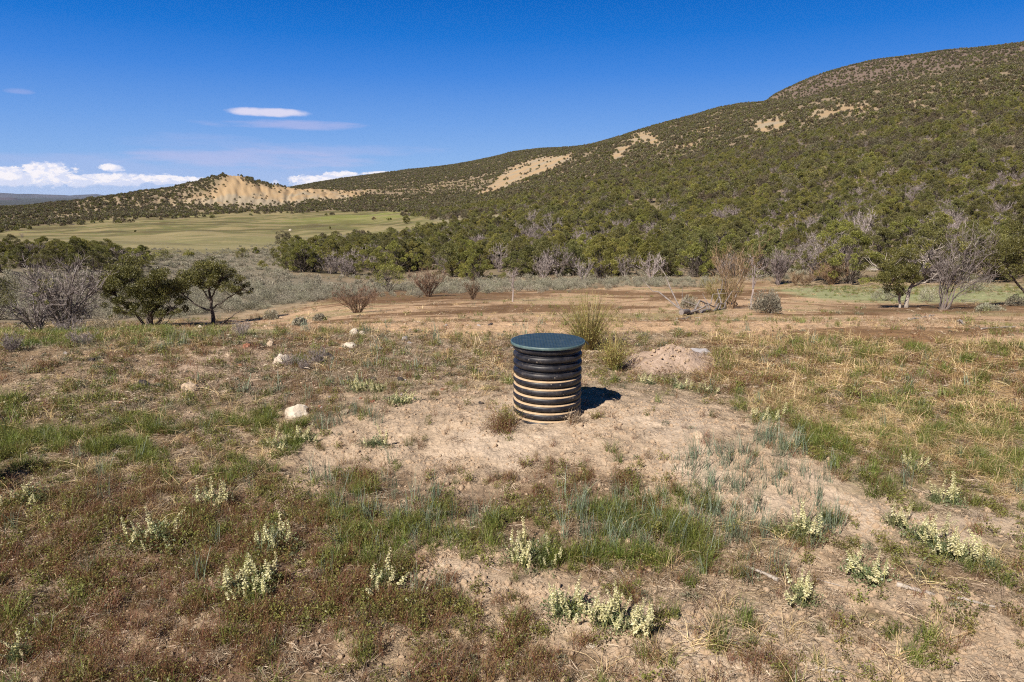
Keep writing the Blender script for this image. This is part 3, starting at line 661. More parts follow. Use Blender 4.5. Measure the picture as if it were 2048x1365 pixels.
def grow(r0, r1, dens, seed, azl=(-46, 46)):
    g_ = np.random.default_rng(seed); a0, a1 = R_(azl[0]), R_(azl[1]); n = int(.5*(r1*r1-r0*r0)*(a1-a0)*dens)
    r = np.sqrt(g_.uniform(r0*r0, r1*r1, n)); a = g_.uniform(a0, a1, n); x, y = r*np.sin(a), r*np.cos(a); z = H(x, y, False); X, Y = proj(x, y, z)
    k = g_.random(n) < wooddens(X, Y, x, y, r); return np.stack([x, y, z], 1)[k], X[k], Y[k], r[k], g_
# what the camera sees of a point: horizon line in front of it
_ha = np.radians(np.linspace(-47, 47, 480)); _hr = np.exp(np.linspace(math.log(5), math.log(5000), 500))
_A, _B = np.meshgrid(_ha, _hr); _Hz = H((_B*np.sin(_A)).ravel(), (_B*np.cos(_A)).ravel(), False).reshape(_A.shape); _tz = np.maximum.accumulate((_Hz-CZ)/_B, axis=0)
def seen(x, y, z, hgt):
    a = np.arctan2(x, y); r = np.hypot(x, y); i = np.clip(((a-_ha[0])/(_ha[1]-_ha[0])).astype(int), 0, 479); j = np.clip(np.searchsorted(_hr, r*.97)-1, 0, 499)
    return (z+hgt-CZ)/r > _tz[j, i]
P, X, Y, r, g_ = grow(58, 210, 1/7.5, 41)
Pr, Xr, Yr, rr__, _g = grow(40, 58, 1/9., 46, (20, 44)); kr = (Xr > 1570) & (Yr < 583); P = np.concatenate([P, Pr[kr]]); X = np.concatenate([X, Xr[kr]]); Y = np.concatenate([Y, Yr[kr]]); r = np.concatenate([r, rr__[kr]])
Pk, Xk, Yk, rk, _g = grow(60, 96, 1/3.6, 45, (-46, -27)); kk_ = (Xk < 300); P = np.concatenate([P[X >= 300], Pk[kk_]]); r = np.concatenate([r[X >= 300], rk[kk_]]); Y = np.concatenate([Y[X >= 300], Yk[kk_]]); X = np.concatenate([X[X >= 300], Xk[kk_]])
vis = seen(P[:, 0], P[:, 1], P[:, 2], 3.0) & (X > -60) & (X < 2110); order = np.argsort(np.where(vis, r, 1e9))
NI = 292; ind = order[:NI]; rest = order[NI:]; isgrey = g_.random(len(r)) < .24+.24*(fbm(P[:, 0], P[:, 1], 14, 2, seed=71) > .1)
protoJ = []; protoG = []
nj = 0
GJ = 'junipers crowded along the foot of the wooded slope'
for n_, i in enumerate(ind):
    loc = tuple(P[i]-np.array([0, 0, .05])); rz = g_.uniform(0, 6.28); s = g_.uniform(.62, 1.2)*(.5 if X[i] < 330 else 1)
    left = X[i] < 330; right = X[i] > 1500 and r[i] < 90
    if isgrey[i]:
        cat = 'shrub'; lab = ('grey leafless shrub among the junipers on the knoll at the left' if left else 'grey leafless shrub tangled among the junipers below the right-hand slope' if X[i] > 1450 else 'grey leafless shrub tangled among the junipers of the middle belt')
        grp = 'grey shrubs on the left knoll' if left else 'grey shrubs in the right woodland' if X[i] > 1450 else 'grey shrubs in the middle woodland'
        k = g_.integers(3)
        if k not in [q[0] for q in protoG]:
            t = thing('leafless_shrub', lab, cat, loc, rz, grp, s); kid(t, obj('branches', GREY[k].mesh('branches', TWIG), t)); protoG.append((k, t))
        else: dup([q[1] for q in protoG if q[0] == k][0], loc, rz, s, lab, grp)
    else:
        cat = 'tree'; lab = ('dark green juniper packed on the low knoll behind the left trees' if left else 'olive green juniper at the foot of the right-hand slope' if X[i] > 1450 else 'olive green juniper in the belt across the middle, below the slope')
        grp = 'junipers on the left knoll' if left else 'junipers below the right slope' if X[i] > 1450 else 'junipers of the middle belt'
        k = g_.integers(7)
        if k not in [q[0] for q in protoJ]:
            (tb, cb), lf, h = SLOPE[k]; protoJ.append((k, tree('juniper_tree', tb, cb, lab, cat, loc, rz, grp, BARK, lf, s)))
        else: dup([q[1] for q in protoJ if q[0] == k][0], loc, rz, s, lab, grp)
SLM = [both(tb, cb, BARK, lf) for (tb, cb), lf, h in SLOPE]+[g.mesh('shrub', TWIG) for g in GREY]
FP = [P[rest]]; FI = [np.where(isgrey[rest], 7+g_.integers(0, 3, len(rest)), g_.integers(0, 7, len(rest)))]; FS = [g_.uniform(.62, 1.2, len(rest))*np.where(X[rest] < 330, .5, 1)]
P2, X2, Y2, r2, g2 = grow(210, 520, 1/12., 42); gm = g2.random(len(r2)) < .2
n7 = fbm(P2[:, 0], P2[:, 1], 60, 3, seed=73)+.5*fbm(P2[:, 0], P2[:, 1], 12, 2, seed=74); FP.append(P2); FI.append(np.where(gm, 18+g2.integers(0, 3, len(r2)), 10+np.where(n7 > .38, g2.integers(0, 2, len(r2))*4, g2.integers(0, 8, len(r2))))); FS.append(g2.uniform(.6, 1.35, len(r2)))
P3, X3, Y3, r3, g3 = grow(520, 1350, 1/17., 43); ok = seen(P3[:, 0], P3[:, 1], P3[:, 2], 6)
FP.append(P3[ok]); FI.append(21+g3.integers(0, 6, ok.sum())); FS.append(g3.uniform(.75, 1.3, ok.sum()))
P4, X4, Y4, r4, g4 = grow(1350, 3300, 1/42., 44); ok = seen(P4[:, 0], P4[:, 1], P4[:, 2], 6)
FP.append(P4[ok]); FI.append(21+g4.integers(0, 6, ok.sum())); FS.append(g4.uniform(1.0, 1.8, ok.sum()))
FP = np.concatenate(FP); FI = np.concatenate(FI); FS = np.concatenate(FS)
print('forest', len(FP), [len(a) for a in (P, P2, P3, P4)])
scatter('juniper_woodland', FP, SLM+MIDM+MIDG+FARM, rng, FS, .06, 'olive green juniper woodland covering the hills', idx=FI)
# ------------------------------------------------------------------ low plants of the foreground
WEEDR = foliage('red_weed', [(0, (.11, .05, .028)), (.35, (.24, .115, .062)), (.6, (.29, .17, .085)), (.8, (.2, .165, .055)), (1, (.28, .25, .085))], .3, vary=.3, hue=.02)
WEEDG = foliage('olive_weed', [(0, (.12, .07, .035)), (.4, (.18, .135, .05)), (.6, (.16, .165, .04)), (1, (.28, .27, .075))], .35, vary=.3, hue=.02)
GRASS = foliage('green_blades', [(0, (.075, .085, .02)), (.5, (.155, .19, .035)), (1, (.28, .32, .08))], .4, vary=.3, hue=.02)
BLUE = foliage('blue_blades', [(0, (.10, .12, .07)), (.5, (.17, .215, .14)), (1, (.30, .35, .25))], .3, vary=.2, hue=.015)
STRAW = foliage('straw_blades', [(0, (.30, .20, .09)), (.5, (.56, .41, .21)), (1, (.80, .64, .38))], .3, vary=.2, hue=.01)
DEADG = foliage('dead_stems', [(0, (.14, .095, .06)), (.5, (.33, .25, .175)), (1, (.56, .46, .35))], .15, vary=.3, hue=.01)
GREYG = foliage('grey_cushion', [(0, (.08, .075, .045)), (.5, (.17, .17, .1)), (1, (.29, .29, .2))], .25, vary=.3, hue=.02)
CLOD = solid('dirt_clods', [(.3, (.27, .19, .125)), (.7, (.42, .31, .215))], scale=30, bump=.5, dist=.003)
def tuft(rng, n, h, w, lean, curl, br, ln_=0, ls=.006, lf=.3, bt=(0, .5), lt=(.6, 1), seg=4, up=.3):
    mb = MB(); a = rng.uniform(0, 6.28, n); d = np.stack([np.cos(a), np.sin(a), 0*a], 1); ra = rng.uniform(0, 6.28, n); rr_ = br*np.sqrt(rng.random(n))
    root = np.stack([np.cos(ra)*rr_, np.sin(ra)*rr_, 0*ra-.004], 1); H_ = h*rng.uniform(.55, 1.15, n); L = np.abs(rng.normal(lean, lean*.5, n))
    s = np.linspace(0, 1, seg)[None, :, None]; P = root[:, None]+d[:, None]*(L*H_)[:, None, None]*(s**1.5)+np.array([0, 0, 1.])*(H_[:, None, None]*s*(1-np.clip(curl*L, 0, .75)[:, None, None]*s))
    P = P+rng.normal(0, h*.02, P.shape)*s; side = np.stack([-d[:, 1], d[:, 0], 0*a], 1)+rng.normal(0, .4, (n, 3)); side /= np.linalg.norm(side, axis=1)[:, None]
    ribbons(mb, P, np.linspace(1, .25, seg)*w, side, rng.uniform(*bt, n))
    if ln_:
        i = rng.integers(0, n, ln_); t = rng.uniform(lf, 1, ln_)*(seg-1); k = np.minimum(t.astype(int), seg-2); f = (t-k)[:, None]
        C = P[i, k]*(1-f)+P[i, k+1]*f+rng.normal(0, ls*.6, (ln_, 3)); leaves(mb, C, ls*rng.uniform(.6, 1.5, ln_), rng, rng.uniform(*lt, ln_), .5, up)
    return mb
def litter(rng, n, R, L, w):
    mb = MB(); c = rng.normal(0, R*.5, (n, 3)); c[:, 2] = rng.uniform(.0, .016, n); a = rng.uniform(0, 6.28, n); d = np.stack([np.cos(a), np.sin(a), rng.normal(0, .12, n)], 1)*(L*rng.uniform(.4, 1.3, n))[:, None]
    side = np.stack([-np.sin(a), np.cos(a), rng.normal(0, .5, n)], 1); b = rng.normal(0, L*.08, (n, 3))
    ribbons(mb, np.stack([c-d/2, c+b, c+d/2], 1), np.array([.8, 1, .5])*w, side, rng.uniform(0, 1, n)); return mb
def cushion(rng, n, R, hh, ls):
    mb = MB(); d = rng.normal(size=(n, 3)); d /= np.linalg.norm(d, axis=1)[:, None]; d[:, 2] = abs(d[:, 2]); C = d*np.array([R, R, hh])*rng.uniform(.5, 1, n)[:, None]; leaves(mb, C, ls*rng.uniform(.6, 1.4, n), rng, np.clip(rng.normal(.55, .25, n), 0, 1), .4, .9, d); return mb
def clod(rng):
    bm_ = MB(); import bmesh
    bm = bmesh.new(); bmesh.ops.create_icosphere(bm, subdivisions=2, radius=.5)
    o = rng.uniform(0, 50, 3); s = rng.uniform(.6, 1.1, 3)*np.array([1, 1, .7])
    for v in bm.verts:
        c = v.co; k = 1+.35*float(perlin(np.array([c.x*2.3+o[0]]), np.array([c.y*2.3+c.z*1.7+o[1]]))[0])+.2*float(perlin(np.array([c.x*5+c.z*4+o[2]]), np.array([c.y*5+o[0]]))[0]); v.co = (c.x*k*s[0], c.y*k*s[1], max(-.3, c.z*k*s[2]))
    V = [v.co[:] for v in bm.verts]; Fc = [[v.index for v in f.verts] for f in bm.faces]; bm.free(); return V, Fc
def clodmesh(rng, mat, s=1.):
    mb = MB(); V, Fc = clod(rng); mb.add(np.array(V)*s, Fc); return mb.mesh('clod', mat)
rg = np.random.default_rng(21)
def both_lods(f, mat, k=4):
    out = []
    for lod in (0, 1, 2):
        for i in range(k): out.append(f(rg, lod).mesh('tuft', mat))
    return out, k
Q = [1, 1.7, 3.6]   # width factor per level of detail
KN = {
 'red_weeds': both_lods(lambda g, l: tuft(g, (24, 20, 18)[l], .078*(1, 1.05, 1.4)[l], .0008*Q[l], .45, .4, .03*(1, 1.5, 3)[l], (46, 34, 26)[l], .0058*(1, 1.5, 3.)[l], .25), WEEDR),
 'olive_weeds': both_lods(lambda g, l: tuft(g, (16, 13, 12)[l], .07*(1, 1.1, 1.5)[l], .0009*Q[l], .4, .4, .028*(1, 1.5, 3)[l], (85, 50, 40)[l], .0088*(1, 1.5, 3)[l], .25, lt=(.5, 1)), WEEDG),
 'green_grass': both_lods(lambda g, l: tuft(g, (46, 34, 34)[l], .105*(1, 1.1, 1.4)[l], .0011*Q[l], .5, .5, .03*(1, 1.6, 3)[l], bt=(0, 1)), GRASS),
 'blue_grass': both_lods(lambda g, l: tuft(g, (15, 15, 15)[l], .155*(1, 1.1, 1.3)[l], .0016*Q[l], .28, .3, .035*(1, 1.6, 3)[l], bt=(0, 1)), BLUE),
 'dry_straw': both_lods(lambda g, l: tuft(g, (20, 18, 20)[l], .115*(1, 1.1, 1.3)[l], .0013*Q[l], 1.15, .62, .035*(1, 1.7, 3)[l], bt=(0, 1), seg=5), STRAW),
 'plant_litter': both_lods(lambda g, l: litter(g, (42, 26, 22)[l], .06*(1, 1.5, 3)[l], .042*(1, 1.3, 2.2)[l], .0008*Q[l]), DEADG),
 'cushion_plants': both_lods(lambda g, l: cushion(g, (120, 80, 60)[l], .034*(1, 1.4, 3)[l], .035*(1, 1.2, 2)[l], .009*(1, 1.6, 3)[l]), GREYG),
 'dead_stalks': both_lods(lambda g, l: tuft(g, (16, 14, 14)[l], .075*(1, 1.1, 1.5)[l], .0008*Q[l], .8, .6, .035*(1, 1.6, 3)[l], 14, .005*Q[l], .4, bt=(0, .8), lt=(.2, .8)), DEADG),
}
def fore(X, Y, x, y, r):
    """plants per square metre of each kind (before thinning with distance)"""
    D = zones(X, Y, x, y, r); n1 = fbm(x, y, .9, 3, .6, seed=51); n2 = fbm(x, y, .5, 3, .6, seed=52); n3 = fbm(x, y, 2.6, 3, seed=53); n4 = fbm(x, y, .35, 2, seed=54); n5 = fbm(x, y, 1.6, 3, .6, seed=55)
    bare_ = np.clip(D['dirt']+D['dirt2']+D['dirt3']+D['dirt4']*.34+D['dirt5']*.7, 0, 1); cl = fbm(x, y, .26, 3, .6, seed=57); clp = np.where(D['redz'] > .4, .35, .12)+1.5*sstep(-.15, .4, cl); veg = (1-bare_)**1.3
    def zn(p, s=40): return zone(p, X, Y, s, n1*45)
    inmid = D['flat']; st = D['straw']; field = (r > 8.5)
    lowR = zn([(-4000, 940), (500, 930), (760, 960), (1200, 880), (1500, 960), (1500, 1100), (1250, 1110), (1100, 1180), (900, 1120), (760, 1050), (700, 1400), (-4000, 1400)])
    redz = np.clip(.9*zn([(1160, 1290), (1540, 1270), (1600, 1500), (1100, 1500)])+zn([(-4000, 1000), (620, 960), (760, 1080), (1050, 1200), (1160, 1400), (-4000, 1400)])+.8*zn([(880, 880), (1340, 890), (1420, 1010), (1200, 1010), (900, 1000)])+.7*zn([(640, 900), (760, 900), (740, 1000), (600, 960)]), 0, 1)
    grz = np.clip(zn([(-4000, 770), (480, 800), (640, 860), (560, 960), (240, 930), (-4000, 980)])*1.2*sstep(-.45, .25, n1+.6*n3)+zn([(640, 1010), (860, 960), (1100, 960), (1480, 1040), (1400, 1180), (1100, 1160), (860, 1110), (680, 1100)])+zn([(1640, 1000), (1900, 960), (3600, 1040), (3600, 1260), (1880, 1200), (1640, 1120)])+zn([(1480, 800), (1560, 830), (1720, 920), (1860, 960), (1780, 1000), (1560, 880)])+.9*zn([(1780, 1240), (3600, 1260), (3600, 1420), (1860, 1420)])+1.0*zn([(1320, 1230), (1560, 1230), (1480, 1420), (1060, 1420)]), 0, 1)
    blz = np.clip(zn([(1120, 1020), (1620, 990), (1680, 1090), (1560, 1190), (1180, 1150)])*1.0+zn([(1340, 930), (1560, 875), (1670, 940), (1620, 1000), (1400, 990)], 25)*1.3+zn([(620, 835), (740, 820), (760, 850), (640, 862)], 15)+.5*zn([(640, 1000), (860, 960), (980, 1040), (860, 1100), (680, 1090)]), 0, 1)
    purp = zn([(180, 780), (560, 690), (1010, 680), (1010, 760), (700, 770), (520, 800), (300, 850), (180, 840)])
    W = {}
    patch = sstep(-.35, .35, n2); patch2 = sstep(-.3, .4, n5)
    W['red_weeds'] = veg*(130+760*redz)*sstep(-.9, .15, n1)*(1-.6*grz)+bare_*14+st*170*sstep(-.2, .3, n5)
    W['olive_weeds'] = veg*(60+330*np.clip(redz+.4*grz, 0, 1)*sstep(-.1, .4, n5)+150*grz)*(1-.4*blz)+bare_*8+st*90*sstep(0, .5, -n5)
    W['green_grass'] = veg*(18+430*grz*patch2)+bare_*1.5+st*200*sstep(-.3, .4, n3)+100*D['lgreen']+110*D['palegreen']+field*35*sstep(.0, .5, n3)*(1-inmid*.6)
    W['blue_grass'] = 200*np.clip(blz*(.35+.75*patch), 0, 1)+veg*3*(r < 9)+field*1.5
    W['dry_straw'] = st*300*patch+veg*26*sstep(.0, .5, n3)+(1-st)*field*110*sstep(-.1, .5, n1)*(1-inmid*.75)+purp*60*patch2+inmid*18
    W['plant_litter'] = veg*(190+210*purp+130*sstep(.1, .5, n3))+st*110+bare_*22+inmid*30
    W['cushion_plants'] = veg*(26+150*zn([(-4000, 740), (560, 740), (520, 960), (-4000, 960)])*patch+40*purp)+bare_*3*(n4 > .2)+field*25*(1-inmid*.7)
    W['dead_stalks'] = veg*(60+160*purp)+st*60+inmid*26+field*50*(1-inmid*.6)
    allow = (r < 9.5) | (D['flat']+D['straw']+D['lgreen']+D['palegreen']+(r < 30) > .3)
    for k in ('red_weeds', 'olive_weeds', 'green_grass', 'cushion_plants', 'dead_stalks'): W[k] = W[k]*np.where(r < 9, clp, 1)
    for k in W: W[k] = W[k]*allow*(1-.94*inmid)*(1-.5*D['dark'])*(1-.1*D['dirt4'])*(1-.35*sstep(8, 11, r)*(1-st))*(1-D['sage']*.6)*np.where(D['meadow'] > .1, 0, 1)
    return W
def sow(seed):
    out = {k: [] for k in KN}; bands = [(1.25, 6.2, 0, 1.0), (6.2, 15, 1, .62), (15, 62, 2, .085)]
    for (r0, r1, lod, thin) in bands:
        for k in KN:
            g = np.random.default_rng(seed+hash_(k)+lod); mx = {'red_weeds': 890, 'olive_weeds': 480, 'green_grass': 560, 'blue_grass': 200, 'dry_straw': 330, 'plant_litter': 520, 'cushion_plants': 230, 'dead_stalks': 260}[k]
            amax = R_(60 if lod < 2 else 46); n = int(.5*(r1*r1-r0*r0)*2*amax*mx*thin); r = np.sqrt(g.uniform(r0*r0, r1*r1, n)); a = g.uniform(-amax, amax, n); x, y = r*np.sin(a), r*np.cos(a)
            z = H(x, y, False); X, Y = proj(x, y, z); keep = (Y < 2600); x, y, r, X, Y = x[keep], y[keep], r[keep], X[keep], Y[keep]
            w = fore(X, Y, x, y, r)[k]/mx
            if lod == 2: w = w*np.clip((20/r)**1.1, .25, 1.3)
            clear = np.hypot(x-PX, y-PY) > .30
            k2 = (g.random(len(x)) < w) & clear; x, y = x[k2], y[k2]; z = H(x, y); out[k].append((x, y, z, lod, r[k2]))
    return out
def hash_(s): return sum(ord(c)*(i+1) for i, c in enumerate(s)) % 997
PX, PY = 0.268, 5.0
LAB = {'red_weeds': 'low reddish brown annual weeds covering the foreground', 'olive_weeds': 'small olive leafed weeds between the red stems', 'green_grass': 'short green grass in patches', 'blue_grass': 'upright blue green wheatgrass blades', 'dry_straw': 'bent pale dry straw grass', 'plant_litter': 'dead brown stems lying on the soil', 'cushion_plants': 'low grey green cushion plants', 'dead_stalks': 'dry brown stalks standing in the turf'}
tot = 0
for k, lst in sow(5).items():
    protos, pk = KN[k]; pts = []; idx = []; scl = []; g = np.random.default_rng(hash_(k))
    for x, y, z, lod, r in lst:
        n = len(x); pts.append(np.stack([x, y, z], 1)); idx.append(g.integers(0, pk, n)+lod*pk); scl.append(g.uniform(.65, 1.3, n)*(1.0 if k == 'dry_straw' else 1))
    pts = np.concatenate(pts); tot += len(pts); scatter(k, pts, protos, g, np.concatenate(scl), .12, LAB[k], idx=np.concatenate(idx))
print('tufts', tot)
# clods and pebbles on the bare soil
g = np.random.default_rng(77); n = 150000; r = np.exp(g.uniform(math.log(1.7), math.log(14), n)); a = g.uniform(-.95, .95, n); x, y = r*np.sin(a), r*np.cos(a); z = H(x, y); X, Y = proj(x, y, z); D = zones(X, Y, x, y, r)
bz = np.clip(D['dirt']+D['dirt2']+D['dirt3']+D['dirt4']+D['dirt5'], 0, 1); k = (g.random(n) < .12+1.0*bz*sstep(-.6, .5, fbm(x, y, .6, 3, seed=61))) & (np.hypot(x-PX, y-PY) > .29)
s = np.exp(g.normal(math.log(.0105), .68, n)); scatter('soil_clods', np.stack([x, y, z], 1)[k], [clodmesh(g, CLOD) for _ in range(6)], g, np.clip(s[k], .003, .05), .6, 'crumbly tan soil clods on the bare ground')
# sagebrush flat
SG = [sagebush(np.random.default_rng(500+i), .55, .8, 900, .05).mesh('sage', SAGE) for i in range(4)]+[sagebush(np.random.default_rng(520+i), .55, .8, 240, .11, 4).mesh('sage', SAGE) for i in range(4)]
g = np.random.default_rng(81); r = np.sqrt(g.uniform(17**2, 330**2, 110000)); a = g.uniform(-.78, .6, len(r)); x, y = r*np.sin(a), r*np.cos(a); z = H(x, y, False); X, Y = proj(x, y, z); D = zones(X, Y, x, y, r)
w_ = np.clip(D['sage'], 0, 1)*sstep(-.4, .25, fbm(x, y, 4, 3, seed=62)); w_ = np.where((r > 55) & (r < 75) & (D['flat'] < .3) & (X > 700), np.maximum(w_, .6), w_)
k = g.random(len(r)) < w_*np.clip(r/60, .5, 1)*.62
ex = np.sqrt(g.uniform(17**2, 62**2, 4500)); ea = g.uniform(-.78, .3, 4500); ex_, ey_ = ex*np.sin(ea), ex*np.cos(ea); ez = H(ex_, ey_, False); eX, eY = proj(ex_, ey_, ez); eD = zones(eX, eY, ex_, ey_, ex); ek = g.random(4500) < eD['sage']*.75
x = np.concatenate([x[k], ex_[ek]]); y = np.concatenate([y[k], ey_[ek]]); z = np.concatenate([z[k], ez[ek]]); r = np.concatenate([r[k], ex[ek]])
scatter('sagebrush_cover', np.stack([x, y, z], 1), SG, g, g.uniform(.32, 1.0, len(x)), .08, 'grey green sagebrush covering the flat', idx=g.integers(0, 4, len(x))+4*(r > 60))
print('sage', len(x))
# ------------------------------------------------------------------ corrugated pipe with its lid
def lathe(mb, prof, n=96, mi=None, tint=.5, closed=False):
    prof = np.asarray(prof, float); m = len(prof); th = np.arange(n)/n*2*np.pi
    V = np.stack([prof[:, 0:1]*np.cos(th), prof[:, 0:1]*np.sin(th), np.repeat(prof[:, 1:2], n, 1)], -1).reshape(-1, 3)
    i, j = np.meshgrid(np.arange(m-1), np.arange(n), indexing='ij'); k = (j+1) % n
    mb.add(V, np.stack([i*n+j, i*n+k, (i+1)*n+k, (i+1)*n+j], -1).reshape(-1, 4), tint)
def plastic():
    m, nt, ns, ln = nmat('black_plastic'); tc = N(ns, 'ShaderNodeTexCoord')
    a = N(ns, 'ShaderNodeTexNoise'); a.inputs['Scale'].default_value = 14; a.inputs['Detail'].default_value = 6; a.inputs['Roughness'].default_value = .7; ln.new(tc.outputs['Object'], a.inputs['Vector'])
    v = N(ns, 'ShaderNodeTexVoronoi'); v.inputs['Scale'].default_value = 22; ln.new(tc.outputs['Object'], v.inputs['Vector'])
    r1 = ramp(ns, [(.42, (.009, .009, .013)), (.58, (.024, .022, .026)), (.72, (.10, .08, .065))]); ln.new(a.outputs['Fac'], r1.inputs[0])
    r2 = ramp(ns, [(.0, (1, 1, 1)), (.10, (.7, .7, .7)), (.15, (0, 0, 0))]); ln.new(v.outputs['Distance'], r2.inputs[0])
    b2 = N(ns, 'ShaderNodeTexNoise'); b2.inputs['Scale'].default_value = 5; ln.new(tc.outputs['Object'], b2.inputs['Vector'])
    r3 = ramp(ns, [(.52, (0, 0, 0)), (.64, (1, 1, 1))]); ln.new(b2.outputs['Fac'], r3.inputs[0])
    mm = N(ns, 'ShaderNodeMath', operation='MULTIPLY'); ln.new(r2.outputs[0], mm.inputs[0]); ln.new(r3.outputs[0], mm.inputs[1])
    mx = N(ns, 'ShaderNodeMix', data_type='RGBA'); ln.new(mm.outputs[0], mx.inputs['Factor']); ln.new(r1.outputs[0], mx.inputs[6]); mx.inputs[7].default_value = (.3, .25, .2, 1)
    p = N(ns, 'ShaderNodeBsdfPrincipled'); ln.new(mx.outputs[2], p.inputs['Base Color']); p.inputs['Roughness'].default_value = .42; p.inputs['Specular IOR Level'].default_value = .5
    rr_ = N(ns, 'ShaderNodeMapRange'); ln.new(a.outputs['Fac'], rr_.inputs[0]); rr_.inputs[3].default_value = .25; rr_.inputs[4].default_value = .7; ln.new(rr_.outputs[0], p.inputs['Roughness'])
    bp = N(ns, 'ShaderNodeBump'); bp.inputs['Strength'].default_value = .25; bp.inputs['Distance'].default_value = .003; ln.new(a.outputs['Fac'], bp.inputs['Height']); ln.new(bp.outputs[0], p.inputs['Normal'])
    o = N(ns, 'ShaderNodeOutputMaterial'); ln.new(p.outputs[0], o.inputs[0]); return m
PLAS = plastic(); PACK = solid('packed_soil', [(.3, (.34, .235, .14)), (.7, (.48, .35, .23))], scale=40, bump=.6, dist=.002)
LIDM = solid('green_painted_steel', [(.3, (.010, .026, .040)), (.55, (.02, .04, .058)), (.8, (.06, .075, .085))], scale=14, rough=.5, bump=.25, spec=.6, dist=.002)
RIMM = solid('green_steel_edge', [(.3, (.035, .07, .08)), (.7, (.10, .15, .15))], scale=30, rough=.45, bump=.2, spec=.6, dist=.001)
BLK = solid('black_strap', [(.3, (.01, .01, .012)), (.7, (.03, .03, .03))], scale=20)
zb = hz(PX, PY); LZ = .692
pipe = thing('corrugated_pipe', 'black corrugated plastic pipe standing on end in the dirt mound under a blue green lid', 'pipe', (PX, PY, zb))
Ht = LZ-.012-zb; pitch = .0605; NR = 12; RO, RI = .258, .232
prof = []; z0 = Ht
for k in range(NR):
    t = Ht-.004-k*pitch
    for s, rad in ((0, RI), (.002, RI+.014), (.006, RO-.004), (.012, RO), (.026, RO+.001), (.037, RO-.002), (.043, RO-.008), (.046, RI+.006), (.047, RI)): prof.append((rad, t-s))
mb = MB(); lathe(mb, [(RI-.012, Ht-.62), (RI-.012, Ht)]+[(RI, Ht)]+prof, 128); obj('pipe_wall', mb.mesh('pipe_wall', PLAS, True), pipe)
gk = np.random.default_rng(5)
for k in range(3, 11):
    t = Ht-.004-(k+1)*pitch; mb = MB(); n = 128; th = np.arange(n)/n*2*np.pi
    face = np.cos(th-math.atan2(-.83, -.35)); hh = .0040+.0022*np.clip(face, -1, 1)+.0012*fbm(np.cos(th)*3+k, np.sin(th)*3, .8, 3)
    hh = np.clip(hh*(1 if k > 4 else .8), .001, .0135); V = []
    for f_, g_2 in ((RI-.001, 1.0), (RI+.010, .92), (RO-.006, .55), (RO-.003, .0)):
        V.append(np.stack([np.cos(th)*f_, np.sin(th)*f_, t-.004+.004*(f_ < RO-.005)+hh*g_2], 1))
    i, j = np.meshgrid(np.arange(3), np.arange(n), indexing='ij'); kk2 = (j+1) % n
    mb.add(np.concatenate(V), np.stack([i*n+j, (i+1)*n+j, (i+1)*n+kk2, i*n+kk2], -1).reshape(-1, 4)); o = obj('packed_soil', mb.mesh('packed_soil', PACK, True), pipe)
    o['label'] = 'tan soil packed in a groove'
lid = obj('lid', bpy.data.meshes.new('lid'), pipe)
RL = .279; mb = MB(); lathe(mb, [(0.0005, -.004), (RL-.012, -.004), (RL-.012, -.022), (RL-.004, -.022), (RL, -.018), (RL, -.002), (RL-.002, 0), (RL-.007, .0005)], 96)
g2_ = np.arange(-.27, .271, .0225)
dt = MB()
for ax in g2_:
    for ay in g2_:
        if math.hypot(ax, ay) < RL-.014: dt.add(np.array([[-1, -1, 0], [1, -1, 0], [1, 1, 0], [-1, 1, 0], [-.7, -.7, 1], [.7, -.7, 1], [.7, .7, 1], [-.7, .7, 1]])*[.0078, .0078, .0016]+[ax, ay, .0005], [[4, 5, 6, 7], [0, 1, 5, 4], [1, 2, 6, 5], [2, 3, 7, 6], [3, 0, 4, 7]])
lathe(dt, [(0.0005, .0005), (RL-.007, .0005)], 96)
lid.data = dt.mesh('lid', LIDM); lid.location = (0, 0, Ht+.014); obj('rim', mb.mesh('rim', RIMM, True), lid)
mb = MB(); tube(mb, [(RL-.03, .0, -.012), (RL+.002, .0, -.012), (RL+.016, -.002, -.018), (RL+.026, -.006, -.034)], [.006, .006, .006, .0045], 6); obj('handle', mb.mesh('handle', BLK, True), lid)

# ------------------------------------------------------------------ rocks
def rock(rng, sx, sy, sz, sub=3, ang=.3):
    import bmesh
    bm = bmesh.new(); bmesh.ops.create_icosphere(bm, subdivisions=sub, radius=.5); V = np.array([v.co[:] for v in bm.verts]); Fc = [[v.index for v in f.verts] for f in bm.faces]; bm.free()
    for _ in range(16):
        d = rng.normal(size=3); d /= np.linalg.norm(d); c = rng.uniform(.33, .47); s = V@d; V = V-np.outer(np.clip(s-c, 0, None)*.85, d)
    o = rng.uniform(0, 90, 3); V = V*(1+.30*fbm(V[:, 0]*1+o[0]+V[:, 2]*.6, V[:, 1]+o[1]+V[:, 2]*.7, .33, 3)[:, None]); mb = MB(); mb.add(V*[sx, sy, sz], Fc); return mb
WHITE = solid('white_rock', [(.3, (.28, .22, .165)), (.5, (.5, .43, .35)), (.75, (.66, .6, .52))], scale=7, bump=.6, dist=.01)
TAN = solid('tan_rock', [(.3, (.3, .22, .15)), (.7, (.5, .39, .29))], scale=7, bump=.6, dist=.01)
RED = solid('red_rock', [(.3, (.12, .05, .035)), (.5, (.26, .11, .065)), (.75, (.38, .2, .14))], scale=8, bump=.6, dist=.01)
DARK = solid('dark_rock', [(.3, (.025, .02, .02)), (.6, (.06, .05, .048)), (.8, (.2, .17, .15))], scale=8, bump=.6, dist=.01)
GREYR = solid('grey_rock', [(.3, (.2, .19, .2)), (.55, (.36, .33, .33)), (.75, (.42, .28, .19))], scale=4, bump=.5, dist=.01)
gr_ = np.random.default_rng(901)
